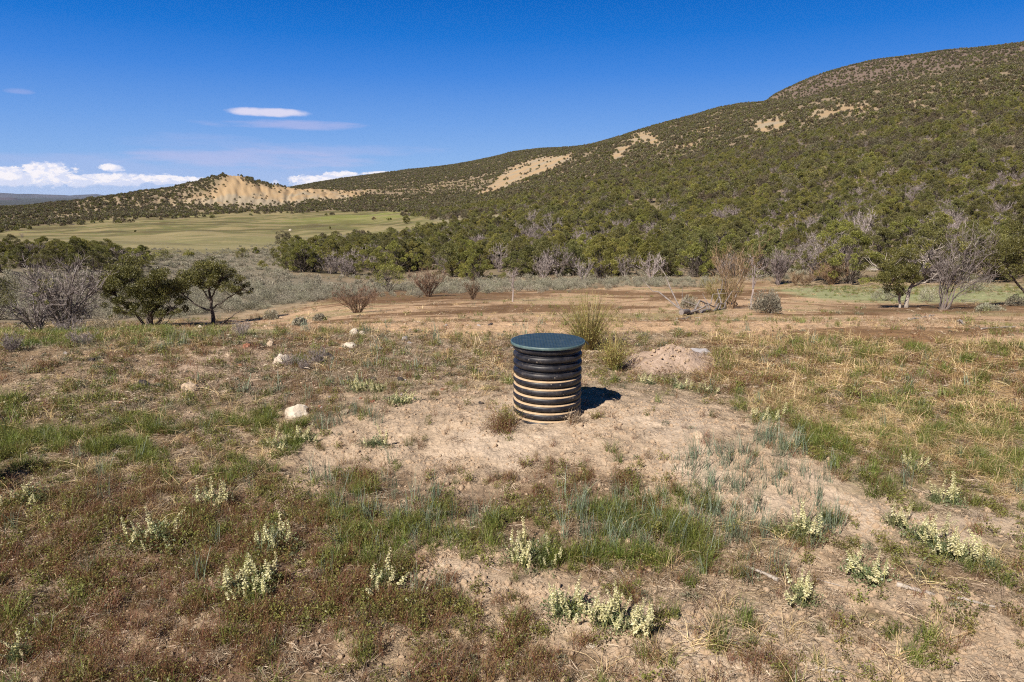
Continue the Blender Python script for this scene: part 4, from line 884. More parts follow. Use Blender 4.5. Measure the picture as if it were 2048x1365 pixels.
for X_, Y_, w_px, h_px, mt, nm, lb in [
  (592, 834, 56, 30, WHITE, 'rock', 'white rock lying in green weeds left of the bare mound'),
  (375, 787, 34, 24, TAN, 'rock', 'pale pinkish rock among grey plants on the left slope'),
  (560, 729, 34, 24, WHITE, 'rock', 'jagged white rock beside a dark green tuft, near the grey litter'),
  (697, 697, 42, 13, WHITE, 'rock', 'flat white topped rock below the pair of round pale rocks'),
  (707, 672, 20, 15, WHITE, 'rock', 'rounded pale rock, left one of a touching pair'),
  (723, 671, 16, 13, WHITE, 'rock', 'rounded pale rock, right one of a touching pair'),
  (65, 668, 35, 15, WHITE, 'rock', 'blocky white rock under the grey twiggy trees at the left edge'),
  (101, 667, 14, 6, WHITE, 'rock', 'small white stone right of the blocky white rock'),
  (399, 657, 12, 6, WHITE, 'rock', 'small white stone below the umbrella shaped juniper'),
  (492, 698, 22, 12, RED, 'rock', 'reddish rock on the brown bank left of two dark rocks'),
  (517, 693, 20, 9, DARK, 'rock', 'low dark rock right beside the reddish rock'),
  (538, 692, 18, 15, TAN, 'rock', 'upright brown rock at the right end of the rock row'),
  (286, 777, 34, 18, DARK, 'rock', 'blackish rock in green grass left of the pale pinkish rock'),
  (800, 764, 16, 10, DARK, 'rock', 'small dark clod behind the yellow flowers left of the mound'),
  (657, 716, 18, 11, DARK, 'rock', 'small dark rock right of the low grey shrubs'),
  (481, 737, 14, 9, RED, 'rock', 'small reddish stone in the litter below the row of rocks'),
  (1398, 879, 26, 16, TAN, 'rock', 'pale stone half buried in the bare mound right of the pipe'),
  (1359, 712, 22, 24, TAN, 'rock', 'upright pale stone on top of the small spoil heap'),
  (1398, 716, 74, 20, GREYR, 'rock', 'rounded grey and rust boulder on the small spoil heap'),
  (1184, 1298, 22, 8, WHITE, 'rock', 'flat white stone in the weeds below the big flower clump'),
  (580, 462, 6, 4, WHITE, 'rock', 'tiny white rock out in the green meadow')]:
    p = gp(X_, Y_); dpt = p.y*cT-(p.z-CZ)*sT; W_ = w_px/F*dpt; Hh = h_px/F*dpt/.93
    o = obj(nm, rock(gr_, W_, W_*gr_.uniform(.6, .85), Hh*1.5).mesh('rock', mt), None, (p.x, p.y+W_*.25, p.z+Hh*.02)); o.rotation_euler = (gr_.uniform(-.1, .1), gr_.uniform(-.1, .1), gr_.uniform(-.4, .4)); tag(o, lb, 'rock')
gs = np.random.default_rng(88); n = 520; u_ = gs.uniform(0, 1, n); az_ = gs.uniform(R_(-37), R_(4), n); rs_ = 5.2+6.5*u_; sx_, sy_ = rs_*np.sin(az_), rs_*np.cos(az_)
k_ = fbm(sx_, sy_, 1.3, 2, seed=91) > .02; sx_, sy_ = sx_[k_], sy_[k_]
def stone_(m): return rock(gs, 1, .8, .6, 2).mesh('stone', m)
scatter('scattered_stones', np.stack([sx_, sy_, H(sx_, sy_)+.004], 1), [stone_(TAN), stone_(RED), stone_(DARK), stone_(TAN), stone_(GREYR)], gs, np.exp(gs.normal(math.log(.035), .45, len(sx_))), .3, 'small tan, red and dark stones strewn over the left bench')
# small spoil heap behind on the right
p = gp(1365, 752); mb = MB(); n = 40; m_ = 12; V = [[0, 0, .23]]; th = np.arange(n)/n*2*np.pi
for k in range(1, m_): 
    s = k/(m_-1); rad = .62*s*(1+.12*np.sin(2*th+1)+.1*np.sin(5*th)); xx, yy = np.cos(th)*rad, np.sin(th)*rad*.75; zz = .23*(1-s**1.1)-.03*s+.05*fbm(xx+40, yy, .15, 4, .65)*(1-s*.6); V += np.stack([xx, yy, zz], 1).tolist()
mb.add(V, [[0, 1+j, 1+(j+1) % n] for j in range(n)]); f4 = [[1+(k)*n+j, 1+(k+1)*n+j, 1+(k+1)*n+(j+1) % n, 1+k*n+(j+1) % n] for k in range(m_-2) for j in range(n)]
mb.f.append(np.array(f4)); mb.mi.append(np.zeros(len(f4), int))
tag(obj('dirt_pile', mb.mesh('dirt_pile', solid('pile_soil', [(.3, (.22, .155, .115)), (.7, (.40, .30, .235))], scale=12, bump=.9, dist=.02), True), None, (p.x, p.y+.42, p.z-.01)), 'small spoil heap of pinkish soil behind the pipe to the right', 'dirt pile')

gq = np.random.default_rng(55); q_ = np.array(V); k_ = gq.integers(0, len(q_), 700); pc = q_[k_]+gq.normal(0, .02, (700, 3)); pc[:, 2] = q_[k_][:, 2]-.004; pc += [p.x, p.y+.42, p.z-.01]
scatter('loose_clods', pc, [clodmesh(gq, CLOD) for _ in range(4)], gq, np.clip(np.exp(gq.normal(math.log(.016), .6, 700)), .005, .06), .6, 'loose clods on the small spoil heap')
a_ = gq.uniform(0, 6.28, 70); r_2 = gq.uniform(.3, .75, 70); wx_, wy_ = p.x+np.cos(a_)*r_2, p.y+.42+np.sin(a_)*r_2*.75
scatter('heap_weeds', np.stack([wx_, wy_, H(wx_, wy_)+.10*np.clip(1-r_2/.6, 0, 1)], 1), KN['red_weeds'][0][4:8]+KN['dead_stalks'][0][4:8], gq, gq.uniform(.7, 1.3, 70), .15, 'small brown weeds round the spoil heap')

# ------------------------------------------------------------------ cream flowered plants
PETAL = foliage('cream_petals', [(0, (.36, .34, .13)), (.4, (.58, .54, .28)), (1, (.76, .71, .47))], .35, vary=.1, hue=.01)
FLEAF = foliage('flower_leaves', [(0, (.085, .10, .035)), (.5, (.18, .21, .095)), (1, (.30, .34, .20))], .3, vary=.2, hue=.02)
def spike(rng, h, lod=1.):
    mb = MB(); bx, by = rng.normal(0, .17, 2)*h; top = np.array([bx, by, h]); st = bez(np.zeros(3), np.array([bx*.3, by*.3, h*.6]), top, 5); tube(mb, st, np.linspace(.0016, .0008, 5), 4, .0, cap=False)
    n = int(24*lod*h/.11); t = np.linspace(.42, 1, n); P_ = st[0]*(1-t[:, None])+top*t[:, None]; a = rng.uniform(0, 6.28)+np.arange(n)*2.4; out = np.stack([np.cos(a), np.sin(a), np.full(n, -.15)], 1)
    L = .0110*(1.2-.65*(t-.42)/.58); C = P_+out*L[:, None]*.6
    for rep in range(2): leaves(mb, C+rng.normal(0, .002, C.shape), L*1.25, rng, np.clip(rng.normal(.65, .2, n), .15, 1), .55, .15, out*2.2)
    return mb
def fmound(rng, R, h, n):
    mb = MB(); d = rng.normal(size=(n, 3)); d /= np.linalg.norm(d, axis=1)[:, None]; d[:, 2] = abs(d[:, 2]); C = d*np.array([R, R, h])*(rng.uniform(.1, 1, n)**.55*(1+.35*np.sin(3*np.arctan2(d[:, 1], d[:, 0])+rng.uniform(0, 6))+.2*np.sin(7*np.arctan2(d[:, 1], d[:, 0]))))[:, None]
    leaves(mb, C, .012*rng.uniform(.7, 1.4, n), rng, np.clip(rng.normal(.5, .22, n), 0, 1), .42, .6, d)
    m = n//18; e = rng.normal(size=(m, 3)); e[:, 2] = abs(e[:, 2])+.3; e /= np.linalg.norm(e, axis=1)[:, None]; E = e*np.array([R, R, h*1.1]); ribbons(mb, np.stack([E*0, E*.5+[0, 0, h*.12], E], 1), np.array([.0014, .001, .0005]), np.cross(e, [0, 0, 1.])+1e-3, np.full(m, .3)); return mb
gf = np.random.default_rng(333); SPM = [spike(gf, h_).mesh('flower_spike', PETAL) for h_ in (.11, .14, .175, .15, .125, .16)]; FM = [fmound(gf, .085, .075, 900).mesh('leaves', FLEAF) for _ in range(3)]
FL = [  # px of base, width px, spikes
 (58, 1010, 110, 4, 'flower plant with tall thin spikes beside the black shadow at the left edge'),
 (430, 1012, 66, 8, 'cream flower clump alone in red weeds, right of the black shadow'),
 (305, 1092, 96, 7, 'sparse row of cream spikes left of the twin flower clumps'),
 (553, 1098, 84, 9, 'upper right clump of the twin cream flower clumps'),
 (505, 1190, 104, 17, 'largest lower left cream flower clump, thick with blossom'),
 (765, 1182, 66, 6, 'small cream flower clump below the green grass band'),
 (1065, 1122, 108, 12, 'cream spikes rising inside a bright green tuft, in the middle'),
 (1130, 1232, 86, 12, 'left part of the wide cream flower clump at the lower middle'),
 (1215, 1250, 88, 13, 'middle part of the wide cream flower clump, tallest spikes'),
 (1280, 1272, 60, 8, 'right end of the wide cream flower clump, drooping over weeds'),
 (1605, 1080, 76, 8, 'faded cream flowers above the blue grass on the right'),
 (1605, 1212, 60, 7, 'cream flowers just left of the long bleached branch'),
 (1730, 1162, 84, 8, 'cream spikes at the left tip of the long bleached branch'),
 (1832, 942, 56, 6, 'low cream flowers in the straw grass field'),
 (1905, 1012, 44, 5, 'upright cream spikes below the straw field'),
 (1868, 1004, 24, 2, 'pair of thin cream spikes left of the upright cream spikes'),
 (1790, 1052, 44, 4, 'start of the diagonal string of cream flowers'),
 (1842, 1082, 60, 8, 'second clump down the diagonal string of cream flowers'),
 (1885, 1110, 70, 10, 'third and fullest clump of the diagonal string of cream flowers'),
 (1932, 1128, 50, 6, 'fourth clump of the diagonal string of cream flowers'),
 (1980, 1140, 40, 3, 'last small clump of the diagonal string of cream flowers'),
 (565, 897, 56, 9, 'cream flowers below the white rock, left half'),
 (610, 884, 50, 8, 'cream flowers below the white rock, right half'),
 (718, 783, 50, 12, 'bright yellow flower mat behind the mound, left half'),
 (755, 782, 44, 10, 'bright yellow flower mat behind the mound, right half'),
 (800, 806, 66, 7, 'pale flowers where the grass meets the back of the mound'),
 (748, 890, 56, 5, 'faded flowers on the left end of the bare mound'),
 (1292, 768, 36, 7, 'pale flowers at the foot of the small spoil heap'),
 (1362, 778, 50, 9, 'pale flowers along the back edge of the mound, left clump'),
 (1410, 788, 50, 8, 'pale flowers along the back edge of the mound, middle clump'),
 (1530, 838, 60, 10, 'pale flowers along the back edge of the mound, farthest right clump'),
 (40, 1320, 40, 3, 'tiny cream flower under dry stalks in the bottom left corner'),
]
mk = {}
for i, (X_, Y_, wp, nsp, lb) in enumerate(FL):
    p = gp(X_, Y_, rmin=1.5); dpt = p.y*cT-(p.z-CZ)*sT; Wd = wp/F*dpt; sc_ = Wd/.16
    sc_ = max(.45, min(sc_, 1.6)); t = thing('flower_plant', lb, 'flower plant', (p.x, p.y, p.z), gf.uniform(0, 6.28), 'cream flowering plants'); t.scale = (1, 1, 1)
    lf = obj('leaves', FM[i % 3], t); lf.scale = (sc_*1.05, sc_*.95, (.8+.3*min(sc_, 1.1))*(1 if dpt < 4.3 else .6)); lf.rotation_euler = (0, 0, gf.uniform(0, 6)); nsp = int(nsp*1.9)
    for s_ in range(nsp):
        a = gf.uniform(0, 6.28); q = Wd*.5*math.sqrt(gf.random()); o = obj('flower_spike', SPM[gf.integers(6)], t, (math.cos(a)*q, math.sin(a)*q, 0)); o.rotation_euler = (gf.normal(0, .24), gf.normal(0, .24), gf.uniform(0, 6.28)); z_ = gf.uniform(.45, 1.15)*(1.0 if dpt < 4.3 else .72); o.scale = (z_*(1 if dpt < 4.3 else 1.2),)*2+(z_,)

# ------------------------------------------------------------------ named trees and shrubs
def size_at(X_, Y_, hpx, **k):
    p = gp(X_, Y_, **k); dpt = p.y*cT-(p.z-CZ)*sT; return p, dpt/F*hpx/math.cos(T)*.98, dpt/F
def put(name, cat, lb, X_, Y_, hpx, wpx, f, rmin=1.0, group=None):
    p, h, s = size_at(X_, Y_, hpx, rmin=rmin); return p, h, wpx*s
def shrub(name, lb, X_, Y_, hpx, wpx, f, mat, cat='shrub', part='branches', extra=None, rmin=8.):
    p, h, w = put(name, cat, lb, X_, Y_, hpx, wpx, f, rmin=rmin); t = thing(name, lb, cat, (p.x, p.y, p.z)); obj(part, f(h, w).mesh(part, mat), t)
    if extra: extra(t, h, w)
    return t
G = np.random.default_rng
def leafbits(n, per, ls, mat, z0=.45, seed=1, name='crown', rc=.13):
    def f(t, h, w):
        g = G(seed); P_ = crown_points(g, n, h, w, h*z0); mb = MB()
        for c in P_:
            m = per; d = g.normal(size=(m, 3)); d /= np.linalg.norm(d, axis=1)[:, None]; leaves(mb, c+d*(g.uniform(.2, 1, m)**.5*rc*w)[:, None], ls*g.uniform(.6, 1.4, m), g, np.clip(g.normal(.5, .22, m), 0, 1), .42, .4, d)
        obj(name, mb.mesh(name, mat), t)
    return f
def jt(lb, X_, Y_, hpx, wpx, seed, z0=.3, nc=60, per=120, ls=.05, stems=2, lean=(0, 0), dead=.1, leaf=None, bark=None, rc=.17, thick=1., droop=0., rmin=8., extra=None):
    p, h, w = put('', '', lb, X_, Y_, hpx, wpx, None, rmin=rmin); g = G(seed); tb, cb = juniper(g, h*.96, w*.92, h*z0, nc, per, ls, stems, (lean[0]*w, lean[1]*w), 6, dead=dead, rc=rc*w*.62, thick=thick, droop=droop)
    if extra: extra(tb, cb, h, w, g)
    t = thing('juniper_tree', lb, 'tree', (p.x, p.y, p.z)); obj('trunk', tb.mesh('trunk', bark or BARK, True), t); obj('crown', cb.mesh('crown', leaf or JUN), t); return t
def ct(lb, X0, Y0, stems, clumps, leaf=None, bark=None, seed=1, ls=.043, per=520, depth=.5, rmin=14, dead=0):
    base = gp(X0, Y0, rmin=rmin); dpt = base.y*cT-(base.z-CZ)*sT; s = dpt/F; g = G(seed); az = math.atan2(base.x, base.y)
    def loc(px, py, dy=0.):
        return np.array([(px-X0)*s, dy, (Y0-py)*s/math.cos(T)*.98])
    tb = MB(); cb = MB(); paths = []
    for pts, r0, r1 in stems:
        dy = g.uniform(-.3, .3); P_ = np.array([loc(a, b, dy*(i/len(pts))) for i, (a, b) in enumerate(pts)]); P_[0][2] -= .1*(P_[0][2] < .1)
        q = np.linspace(0, 1, 14); P2 = np.stack([np.interp(q, np.linspace(0, 1, len(P_)), P_[:, i]) for i in range(3)], 1); P2[1:-1] = (P2[:-2]+P2[1:-1]*2+P2[2:])/4; P2[1:] += g.normal(0, .012, P2[1:].shape)
        tube(tb, P2, np.linspace(r0, r1, 14), 7, g.uniform(.3, .8)); paths.append(P2)
    allp = np.concatenate([p[3:] for p in paths]); W_ = max(c[0] for c in clumps)-min(c[0] for c in clumps)
    for cx, cy, cr in clumps:
        for rep in range(4):
            R_c = cr*s*g.uniform(.7, 1.1); c = loc(cx+g.normal(0, cr*.45), cy+g.normal(0, cr*.35), g.uniform(-1, 1)*depth*W_*s*.5)
            d_ = np.linalg.norm(allp-c, axis=1)+.6*np.clip(allp[:, 2]-c[2]+.15, 0, None); a = allp[np.argsort(d_)[g.integers(0, 4)]]
            m = (a+c)/2; m[2] -= .12*np.linalg.norm(c-a); tube(tb, wiggle(bez(a, m, c, 6), g, .02), np.linspace(.018, .005, 6), 4, g.uniform(.2, .8), cap=False)
            if g.random() < dead: continue
            n = int(per*(R_c/.22)**1.7); d = g.normal(size=(n, 3)); d /= np.linalg.norm(d, axis=1)[:, None]; C = c+d*(R_c*g.uniform(.2, 1, n)**.55)[:, None]*[1, 1, .8]
            leaves(cb, C, ls*g.uniform(.6, 1.5, n), g, np.clip(g.normal(.48, .2, n)+g.uniform(-.15, .15), 0, 1), .42, .5, d)
    t = thing('juniper_tree', lb, 'tree', (base.x, base.y, base.z)); obj('trunk', tb.mesh('trunk', bark or BARK, True), t); obj('crown', cb.mesh('crown', leaf or JUNX), t); return t
jt('juniper cut by the left edge of the view', -18, 648, 118, 112, 601, .25, 50, 110, leaf=JUND, rmin=14)
shrub('leafless_tree', 'large grey twiggy tree with few green tufts, left of the full juniper', 132, 662, 146, 190, lambda h, w: bare(G(602), h, w, 14, 14, 18, r0=.019, fine=.0022, up=.1, tint=(.0, .85)), TWIG, 'tree', 'branches', leafbits(9, 50, .05, JUN, .5, 603, rc=.05), rmin=14)
shrub('leafless_tree', 'small dark twiggy tree in front of the large grey twiggy tree', 78, 668, 84, 96, lambda h, w: bare(G(604), h, w, 9, 9, 10, r0=.03, fine=.004, up=.1, tint=(.0, .5)), TWIG, 'tree', 'branches', leafbits(4, 40, .05, JUND, .3, 605, rc=.06), rmin=14)
ct('dense full juniper leaning left, second tree from the right in the left group', 298, 654, [([(298, 654), (296, 630), (288, 600), (276, 560), (266, 540)], .085, .02), ([(302, 654), (305, 625), (318, 595), (335, 565)], .075, .02), ([(294, 652), (270, 625), (240, 600), (222, 580)], .05, .015), ([(304, 654), (330, 632), (352, 618)], .045, .012), ([(303, 655), (318, 648), (330, 655)], .02, .01)],
 [(262, 530, 16), (245, 542, 16), (280, 542, 18), (228, 556, 16), (258, 558, 18), (292, 562, 18), (212, 572, 14), (240, 576, 15), (312, 562, 14), (332, 548, 14), (347, 556, 14), (361, 570, 12), (330, 575, 16), (300, 588, 18), (320, 600, 18), (280, 583, 16), (340, 592, 14), (356, 602, 10), (265, 598, 10), (312, 618, 13), (335, 622, 11), (365, 622, 8), (250, 625, 8), (222, 590, 10), (235, 603, 9), (258, 614, 10), (280, 612, 12), (295, 622, 9), (322, 632, 10), (240, 560, 15), (350, 585, 12)], seed=606)
ct('umbrella shaped juniper with a bare trunk and a fallen dead limb at its foot', 427, 650, [([(427, 652), (427, 625), (424, 600), (422, 560), (424, 535)], .075, .018), ([(426, 622), (402, 614), (378, 596), (362, 580)], .04, .014), ([(426, 618), (452, 602), (478, 586), (492, 578)], .03, .01), ([(424, 600), (408, 575), (396, 555)], .03, .01), ([(424, 600), (442, 575), (458, 550)], .03, .01), ([(436, 653), (458, 638), (487, 618)], .03, .012)],
 [(425, 527, 13), (405, 536, 13), (445, 531, 13), (394, 548, 11), (462, 546, 12), (478, 560, 9), (490, 576, 8), (420, 545, 11), (440, 550, 10), (386, 563, 9), (372, 560, 10), (360, 574, 11), (350, 570, 9), (455, 565, 9), (410, 566, 8), (366, 590, 7), (497, 585, 6), (480, 578, 8), (440, 565, 10), (415, 557, 12), (430, 546, 13), (452, 549, 12), (400, 561, 11), (376, 575, 9), (470, 572, 9), (425, 574, 8)], seed=607, dead=.08, per=480)
jt('small round topped juniper standing alone before the middle belt', 778, 584, 56, 72, 608, .3, 40, 110, .06, 2, (0, 0), .0, rc=.2, rmin=20)
shrub('shrub', 'vase shaped brown leafless bush right of the round juniper', 856, 594, 56, 78, lambda h, w: bare(G(609), h, w, 20, 9, 9, r0=.014, fine=.0042, up=.6, tint=(.1, .8)), TWIGB, rmin=20)
shrub('shrub', 'wide dark brown leafless bush on the tan flat', 716, 626, 58, 104, lambda h, w: bare(G(610), h, w, 22, 9, 9, r0=.014, fine=.0042, up=.35, tint=(.0, .7), spread=1.1), TWIGB, rmin=14)
shrub('shrub', 'narrow brown twiggy bush between the vase shaped bush and the pale sapling', 946, 600, 44, 40, lambda h, w: bare(G(611), h, w, 14, 6, 8, r0=.014, fine=.005, up=.9, tint=(.1, .8)), TWIGB, rmin=20)
def sapl(h, w, seed=612, tw=8):
    mb = MB(); g = G(seed); tube(mb, wiggle(bez(np.array([0, 0, -.1]), np.array([.02*h, 0, h*.5]), np.array([0, 0, h*.85]), 6), g, .01*h), np.linspace(.022, .006, 6)*h, 5, .9)
    b = bare(g, h*.5, w, 7, 6, tw, r0=.012, fine=.006, up=.4, tint=(.4, 1)); 
    for i in range(len(b.v)): b.v[i] = b.v[i]+[0, 0, h*.48]
    mb.v += b.v; mb.t += b.t; mb.mi += b.mi; mb.f += [f+mb.n for f in b.f]; mb.n += b.n; return mb
shrub('sapling', 'thin pale trunked sapling standing behind the tan flat', 1025, 604, 68, 34, sapl, TWIG, 'tree', rmin=20)
shrub('willow', 'tall sparse tan willow with leaning stems before the slope', 1462, 618, 132, 110, lambda h, w: bare(G(613), h, w, 12, 7, 9, r0=.006, fine=.002, up=.9, tint=(.3, 1), arch=.15), RUST, 'shrub', rmin=14)
shrub('willow', 'low yellow green willow thicket at the foot of the tall tan willow', 1444, 616, 62, 104, lambda h, w: bare(G(614), h, w, 30, 7, 8, r0=.008, fine=.004, up=.9, tint=(.2, 1)), foliage('yellow_twigs', [(0, (.1, .085, .03)), (.5, (.23, .18, .06)), (1, (.36, .29, .11))], .2), 'shrub', rmin=14)
shrub('sapling', 'slender pale sapling just left of the round sagebrush', 1503, 620, 104, 52, lambda h, w: sapl(h, w, 615, 6), TWIG, 'tree', rmin=14)
shrub('sagebrush', 'round grey green sagebrush right of the tall tan willow', 1534, 627, 46, 62, lambda h, w: sagebush(G(616), h, w, 3400, .05, 26), SAGE, 'shrub', 'foliage', rmin=12)
shrub('sagebrush', 'small grey sagebrush above the fallen dead branch', 1377, 617, 25, 42, lambda h, w: sagebush(G(617), h, w, 1500, .05, 12), SAGE, 'shrub', 'foliage', rmin=12)
shrub('shrub', 'rust orange bush at the woodland edge, the brightest one', 1662, 570, 46, 68, lambda h, w: bare(G(618), h, w, 26, 9, 9, r0=.009, fine=.006, up=.8, tint=(.2, 1)), RUST, rmin=20)
shrub('shrub', 'low rust bush left of the brightest rust orange bush', 1612, 572, 26, 58, lambda h, w: bare(G(619), h, w, 22, 8, 8, r0=.009, fine=.008, up=.8, tint=(.1, .8)), RUST, rmin=20)
shrub('shrub', 'small upright rust tuft at the woodland edge', 1590, 572, 28, 24, lambda h, w: bare(G(620), h, w, 14, 7, 8, r0=.009, fine=.008, up=.9, tint=(.1, .8)), RUST, rmin=20)
shrub('shrub', 'grey brown fan shaped bush behind the round sagebrush', 1556, 570, 66, 52, lambda h, w: bare(G(621), h, w, 20, 9, 9, r0=.013, fine=.005, up=.8, tint=(.2, .8)), TWIG, rmin=20)
ct('juniper with a forked white trunk at the right, crown spreading left', 1812, 616, [([(1812, 618), (1810, 592), (1818, 565), (1832, 535), (1845, 505)], .075, .02), ([(1800, 616), (1797, 592), (1786, 572), (1772, 555)], .045, .018), ([(1812, 590), (1795, 570), (1775, 548), (1755, 540)], .04, .015), ([(1818, 575), (1850, 560), (1880, 530), (1895, 512)], .03, .01)],
 [(1790, 575, 13), (1775, 562, 14), (1795, 555, 16), (1760, 545, 15), (1780, 535, 16), (1745, 550, 12), (1805, 535, 14), (1738, 535, 10), (1755, 560, 12), (1815, 552, 9), (1800, 588, 8), (1820, 510, 12), (1845, 500, 11), (1800, 505, 11), (1780, 512, 10), (1865, 510, 11), (1852, 530, 9), (1885, 520, 9), (1830, 482, 10), (1860, 482, 9), (1900, 500, 8), (1735, 516, 8)], seed=622, bark=PALE, per=480)
shrub('leafless_tree', 'leaning grey tree of several bare stems right of the forked juniper', 1884, 620, 152, 124, lambda h, w: bare(G(623), h, w, 8, 12, 16, lean=(.22*w, 0), r0=.0105, fine=.0022, up=.35, tint=(.0, .75), arch=.15), TWIG, 'tree', 'branches', leafbits(8, 60, .05, JUN, .55, 624, rc=.06), rmin=14)
ct('dark green juniper hanging in from the right edge of the view', 2062, 612, [([(2062, 616), (2058, 580), (2040, 540), (2020, 505)], .08, .02), ([(2060, 600), (2020, 560), (1990, 535)], .05, .015), ([(2064, 600), (2075, 540), (2070, 490)], .06, .02)],
 [(1980, 502, 15), (2000, 482, 15), (1965, 520, 12), (2010, 510, 18), (2035, 490, 20), (1975, 545, 11), (1995, 535, 13), (2030, 530, 14), (2045, 462, 16), (2060, 510, 20), (2068, 480, 20), (2100, 500, 22), (2090, 530, 20), (1955, 502, 8), (2050, 550, 14)], seed=625, per=480)
for k_, (X_, Y_, h_, w_2, lb) in enumerate([(1950, 582, 30, 66, 'grey green sagebrush under the dark juniper at the right'), (2035, 612, 22, 50, 'grey green sagebrush cut by the right edge'), (1768, 602, 26, 60, 'dull grey sagebrush left of the forked juniper trunk'), (1856, 604, 32, 44, 'dark scrubby bush behind the forked juniper trunk'), (1975, 622, 14, 50, 'flat grey sagebrush on the pale flat'), (600, 652, 16, 26, 'small grey bush on the brown bank, right of the rock row'), (545, 640, 20, 30, 'small grey bush above the brown bank'), (640, 642, 14, 24, 'small low bush at the end of the tan flat')]):
    shrub('sagebrush', lb, X_, Y_, h_, w_2, (lambda s: lambda h, w: sagebush(G(s), h, w, 1600, .05, 12))(630+k_), SAGE, 'shrub', 'foliage', rmin=10)
for k_, (X_, Y_, h_, w_2, lb) in enumerate([(140, 672, 36, 90, 'grey brown brush in front of the large twiggy tree'), (212, 668, 38, 80, 'tan brush between the twiggy tree and the dense juniper'), (165, 692, 34, 62, 'purplish grey bush nearest the grass, below the tan brush'), (25, 705, 38, 50, 'dark grey bush at the left edge'), (575, 733, 26, 56, 'grey woody bush beside the jagged white rock, left'), (638, 728, 30, 54, 'grey woody bush beside the jagged white rock, right'), (485, 672, 30, 44, 'grey bush above the reddish rock'), (610, 742, 26, 40, 'pale grey straw tuft in front of the grey woody bushes')]):
    shrub('shrub', lb, X_, Y_, h_, w_2, (lambda s: lambda h, w: bare(G(s), h, w, 24, 8, 8, r0=.012, fine=.006, up=.6, tint=(.2, 1)))(650+k_), TWIG if k_ != 1 else DEADG, rmin=6)
# yellow green willow behind the pipe
YW = foliage('willow_stems', [(0, (.20, .15, .06)), (.4, (.42, .32, .13)), (.7, (.27, .27, .06)), (1, (.42, .42, .13))], .3, vary=.15)
def willow(seed, n, per, lo=.2):
    def f(h, w):
        g = G(seed); mb = MB(); a = g.uniform(0, 6.28, n); d = np.stack([np.cos(a), np.sin(a), 0*a], 1); L = w*.5*g.uniform(.1, 1, n); Hh = h*g.uniform(.5, 1.05, n)*(1-.25*L/(w*.5)); s = np.linspace(0, 1, 6)[None, :, None]
        P_ = d[:, None]*(w*.06+L[:, None, None]*s**1.3)+np.array([0, 0, 1.])*Hh[:, None, None]*s; P_ = P_+g.normal(0, .008*h, P_.shape)*s; ribbons(mb, P_, np.linspace(1, .35, 6)*.0028, np.stack([-d[:, 1], d[:, 0], 0*a], 1), g.uniform(0, .55, n))
        m = n*per; i = g.integers(0, n, m); k = g.integers(1, 6, m); C = P_[i, k]+g.normal(0, .012, (m, 3)); C = C[(C[:, 2] > h*lo)&(C[:, 2] < h*(.45+g.random(m)*.6))]; leaves(mb, C, .022*g.uniform(.6, 1.3, len(C)), g, g.uniform(.35, 1, len(C)), .25, 1.2)
        return mb
    return f
shrub('willow', 'yellow green willow shoots rising behind the pipe lid', 1176, 700, 126, 158, willow(670, 430, 9), YW, 'shrub', 'stems', rmin=6.4)
shrub('willow', 'lower green and tan willow tuft right behind the pipe', 1226, 742, 82, 96, willow(671, 220, 13, .1), YW, 'shrub', 'stems', rmin=5.7)
for k_, (X_, Y_, h_, lb) in enumerate([(1243, 650, 52, 'thin bare stalk right of the willow shoots'), (1297, 642, 48, 'thin bare stalk farther right of the willow shoots'), (1262, 632, 40, 'short bare stalk between two thin bare stalks')]):
    shrub('stalk', lb, X_, Y_, h_, 22, (lambda s: lambda h, w: bare(G(s), h, w, 3, 4, 4, r0=.009, fine=.004, up=.8, tint=(.3, 1)))(680+k_), TWIGB, 'stalk', 'stems', rmin=8)
def clump(lb, X_, Y_, h_, w_2, seed, mat, n=260, ln_=700):
    def f(h, w):
        g = G(seed); mb = tuft(g, n, h, .0014, .7, .4, w*.3, ln_, .009, .2); return mb
    shrub('weed_clump', lb, X_, Y_, h_, w_2, f, mat, 'weed', 'stems', rmin=3)
clump('reddish green weed clump against the lower left side of the pipe', 1005, 862, 46, 84, 690, WEEDR)
clump('olive green weed clump at the lower left side of the pipe, behind the reddish one', 1014, 846, 44, 50, 694, WEEDG, 160)
clump('dry brown weed clump at the lower right side of the pipe', 1148, 846, 30, 56, 691, DEADG, 120, 160)
clump('small green tuft on the shadow edge right of the pipe', 1192, 838, 20, 34, 692, WEEDG, 80, 240)
clump('dark green tuft beside the jagged white rock', 596, 728, 26, 34, 693, GRASS, 260, 0)
# out of view to the left: bushes added to cast shade into the picture
for (x_, y_, h_, w_2, lb) in [(-3.62, 3.45, .62, 1.0, 'dense unseen sagebrush added for its shade, just left of the view'), (-4.3, 3.3, .7, 1.1, 'second unseen sagebrush added for its shade, left of the view'), (-7.35, 7.0, .55, 1.3, 'dense unseen sagebrush added on the left bench for its shade')]:
    t = thing('sagebrush', lb, 'shrub', (x_, y_, hz(x_, y_)-.02)); obj('foliage', sagebush(G(int(-x_*100)), h_, w_2, 6500, .05, 30).mesh('foliage', SAGE), t)
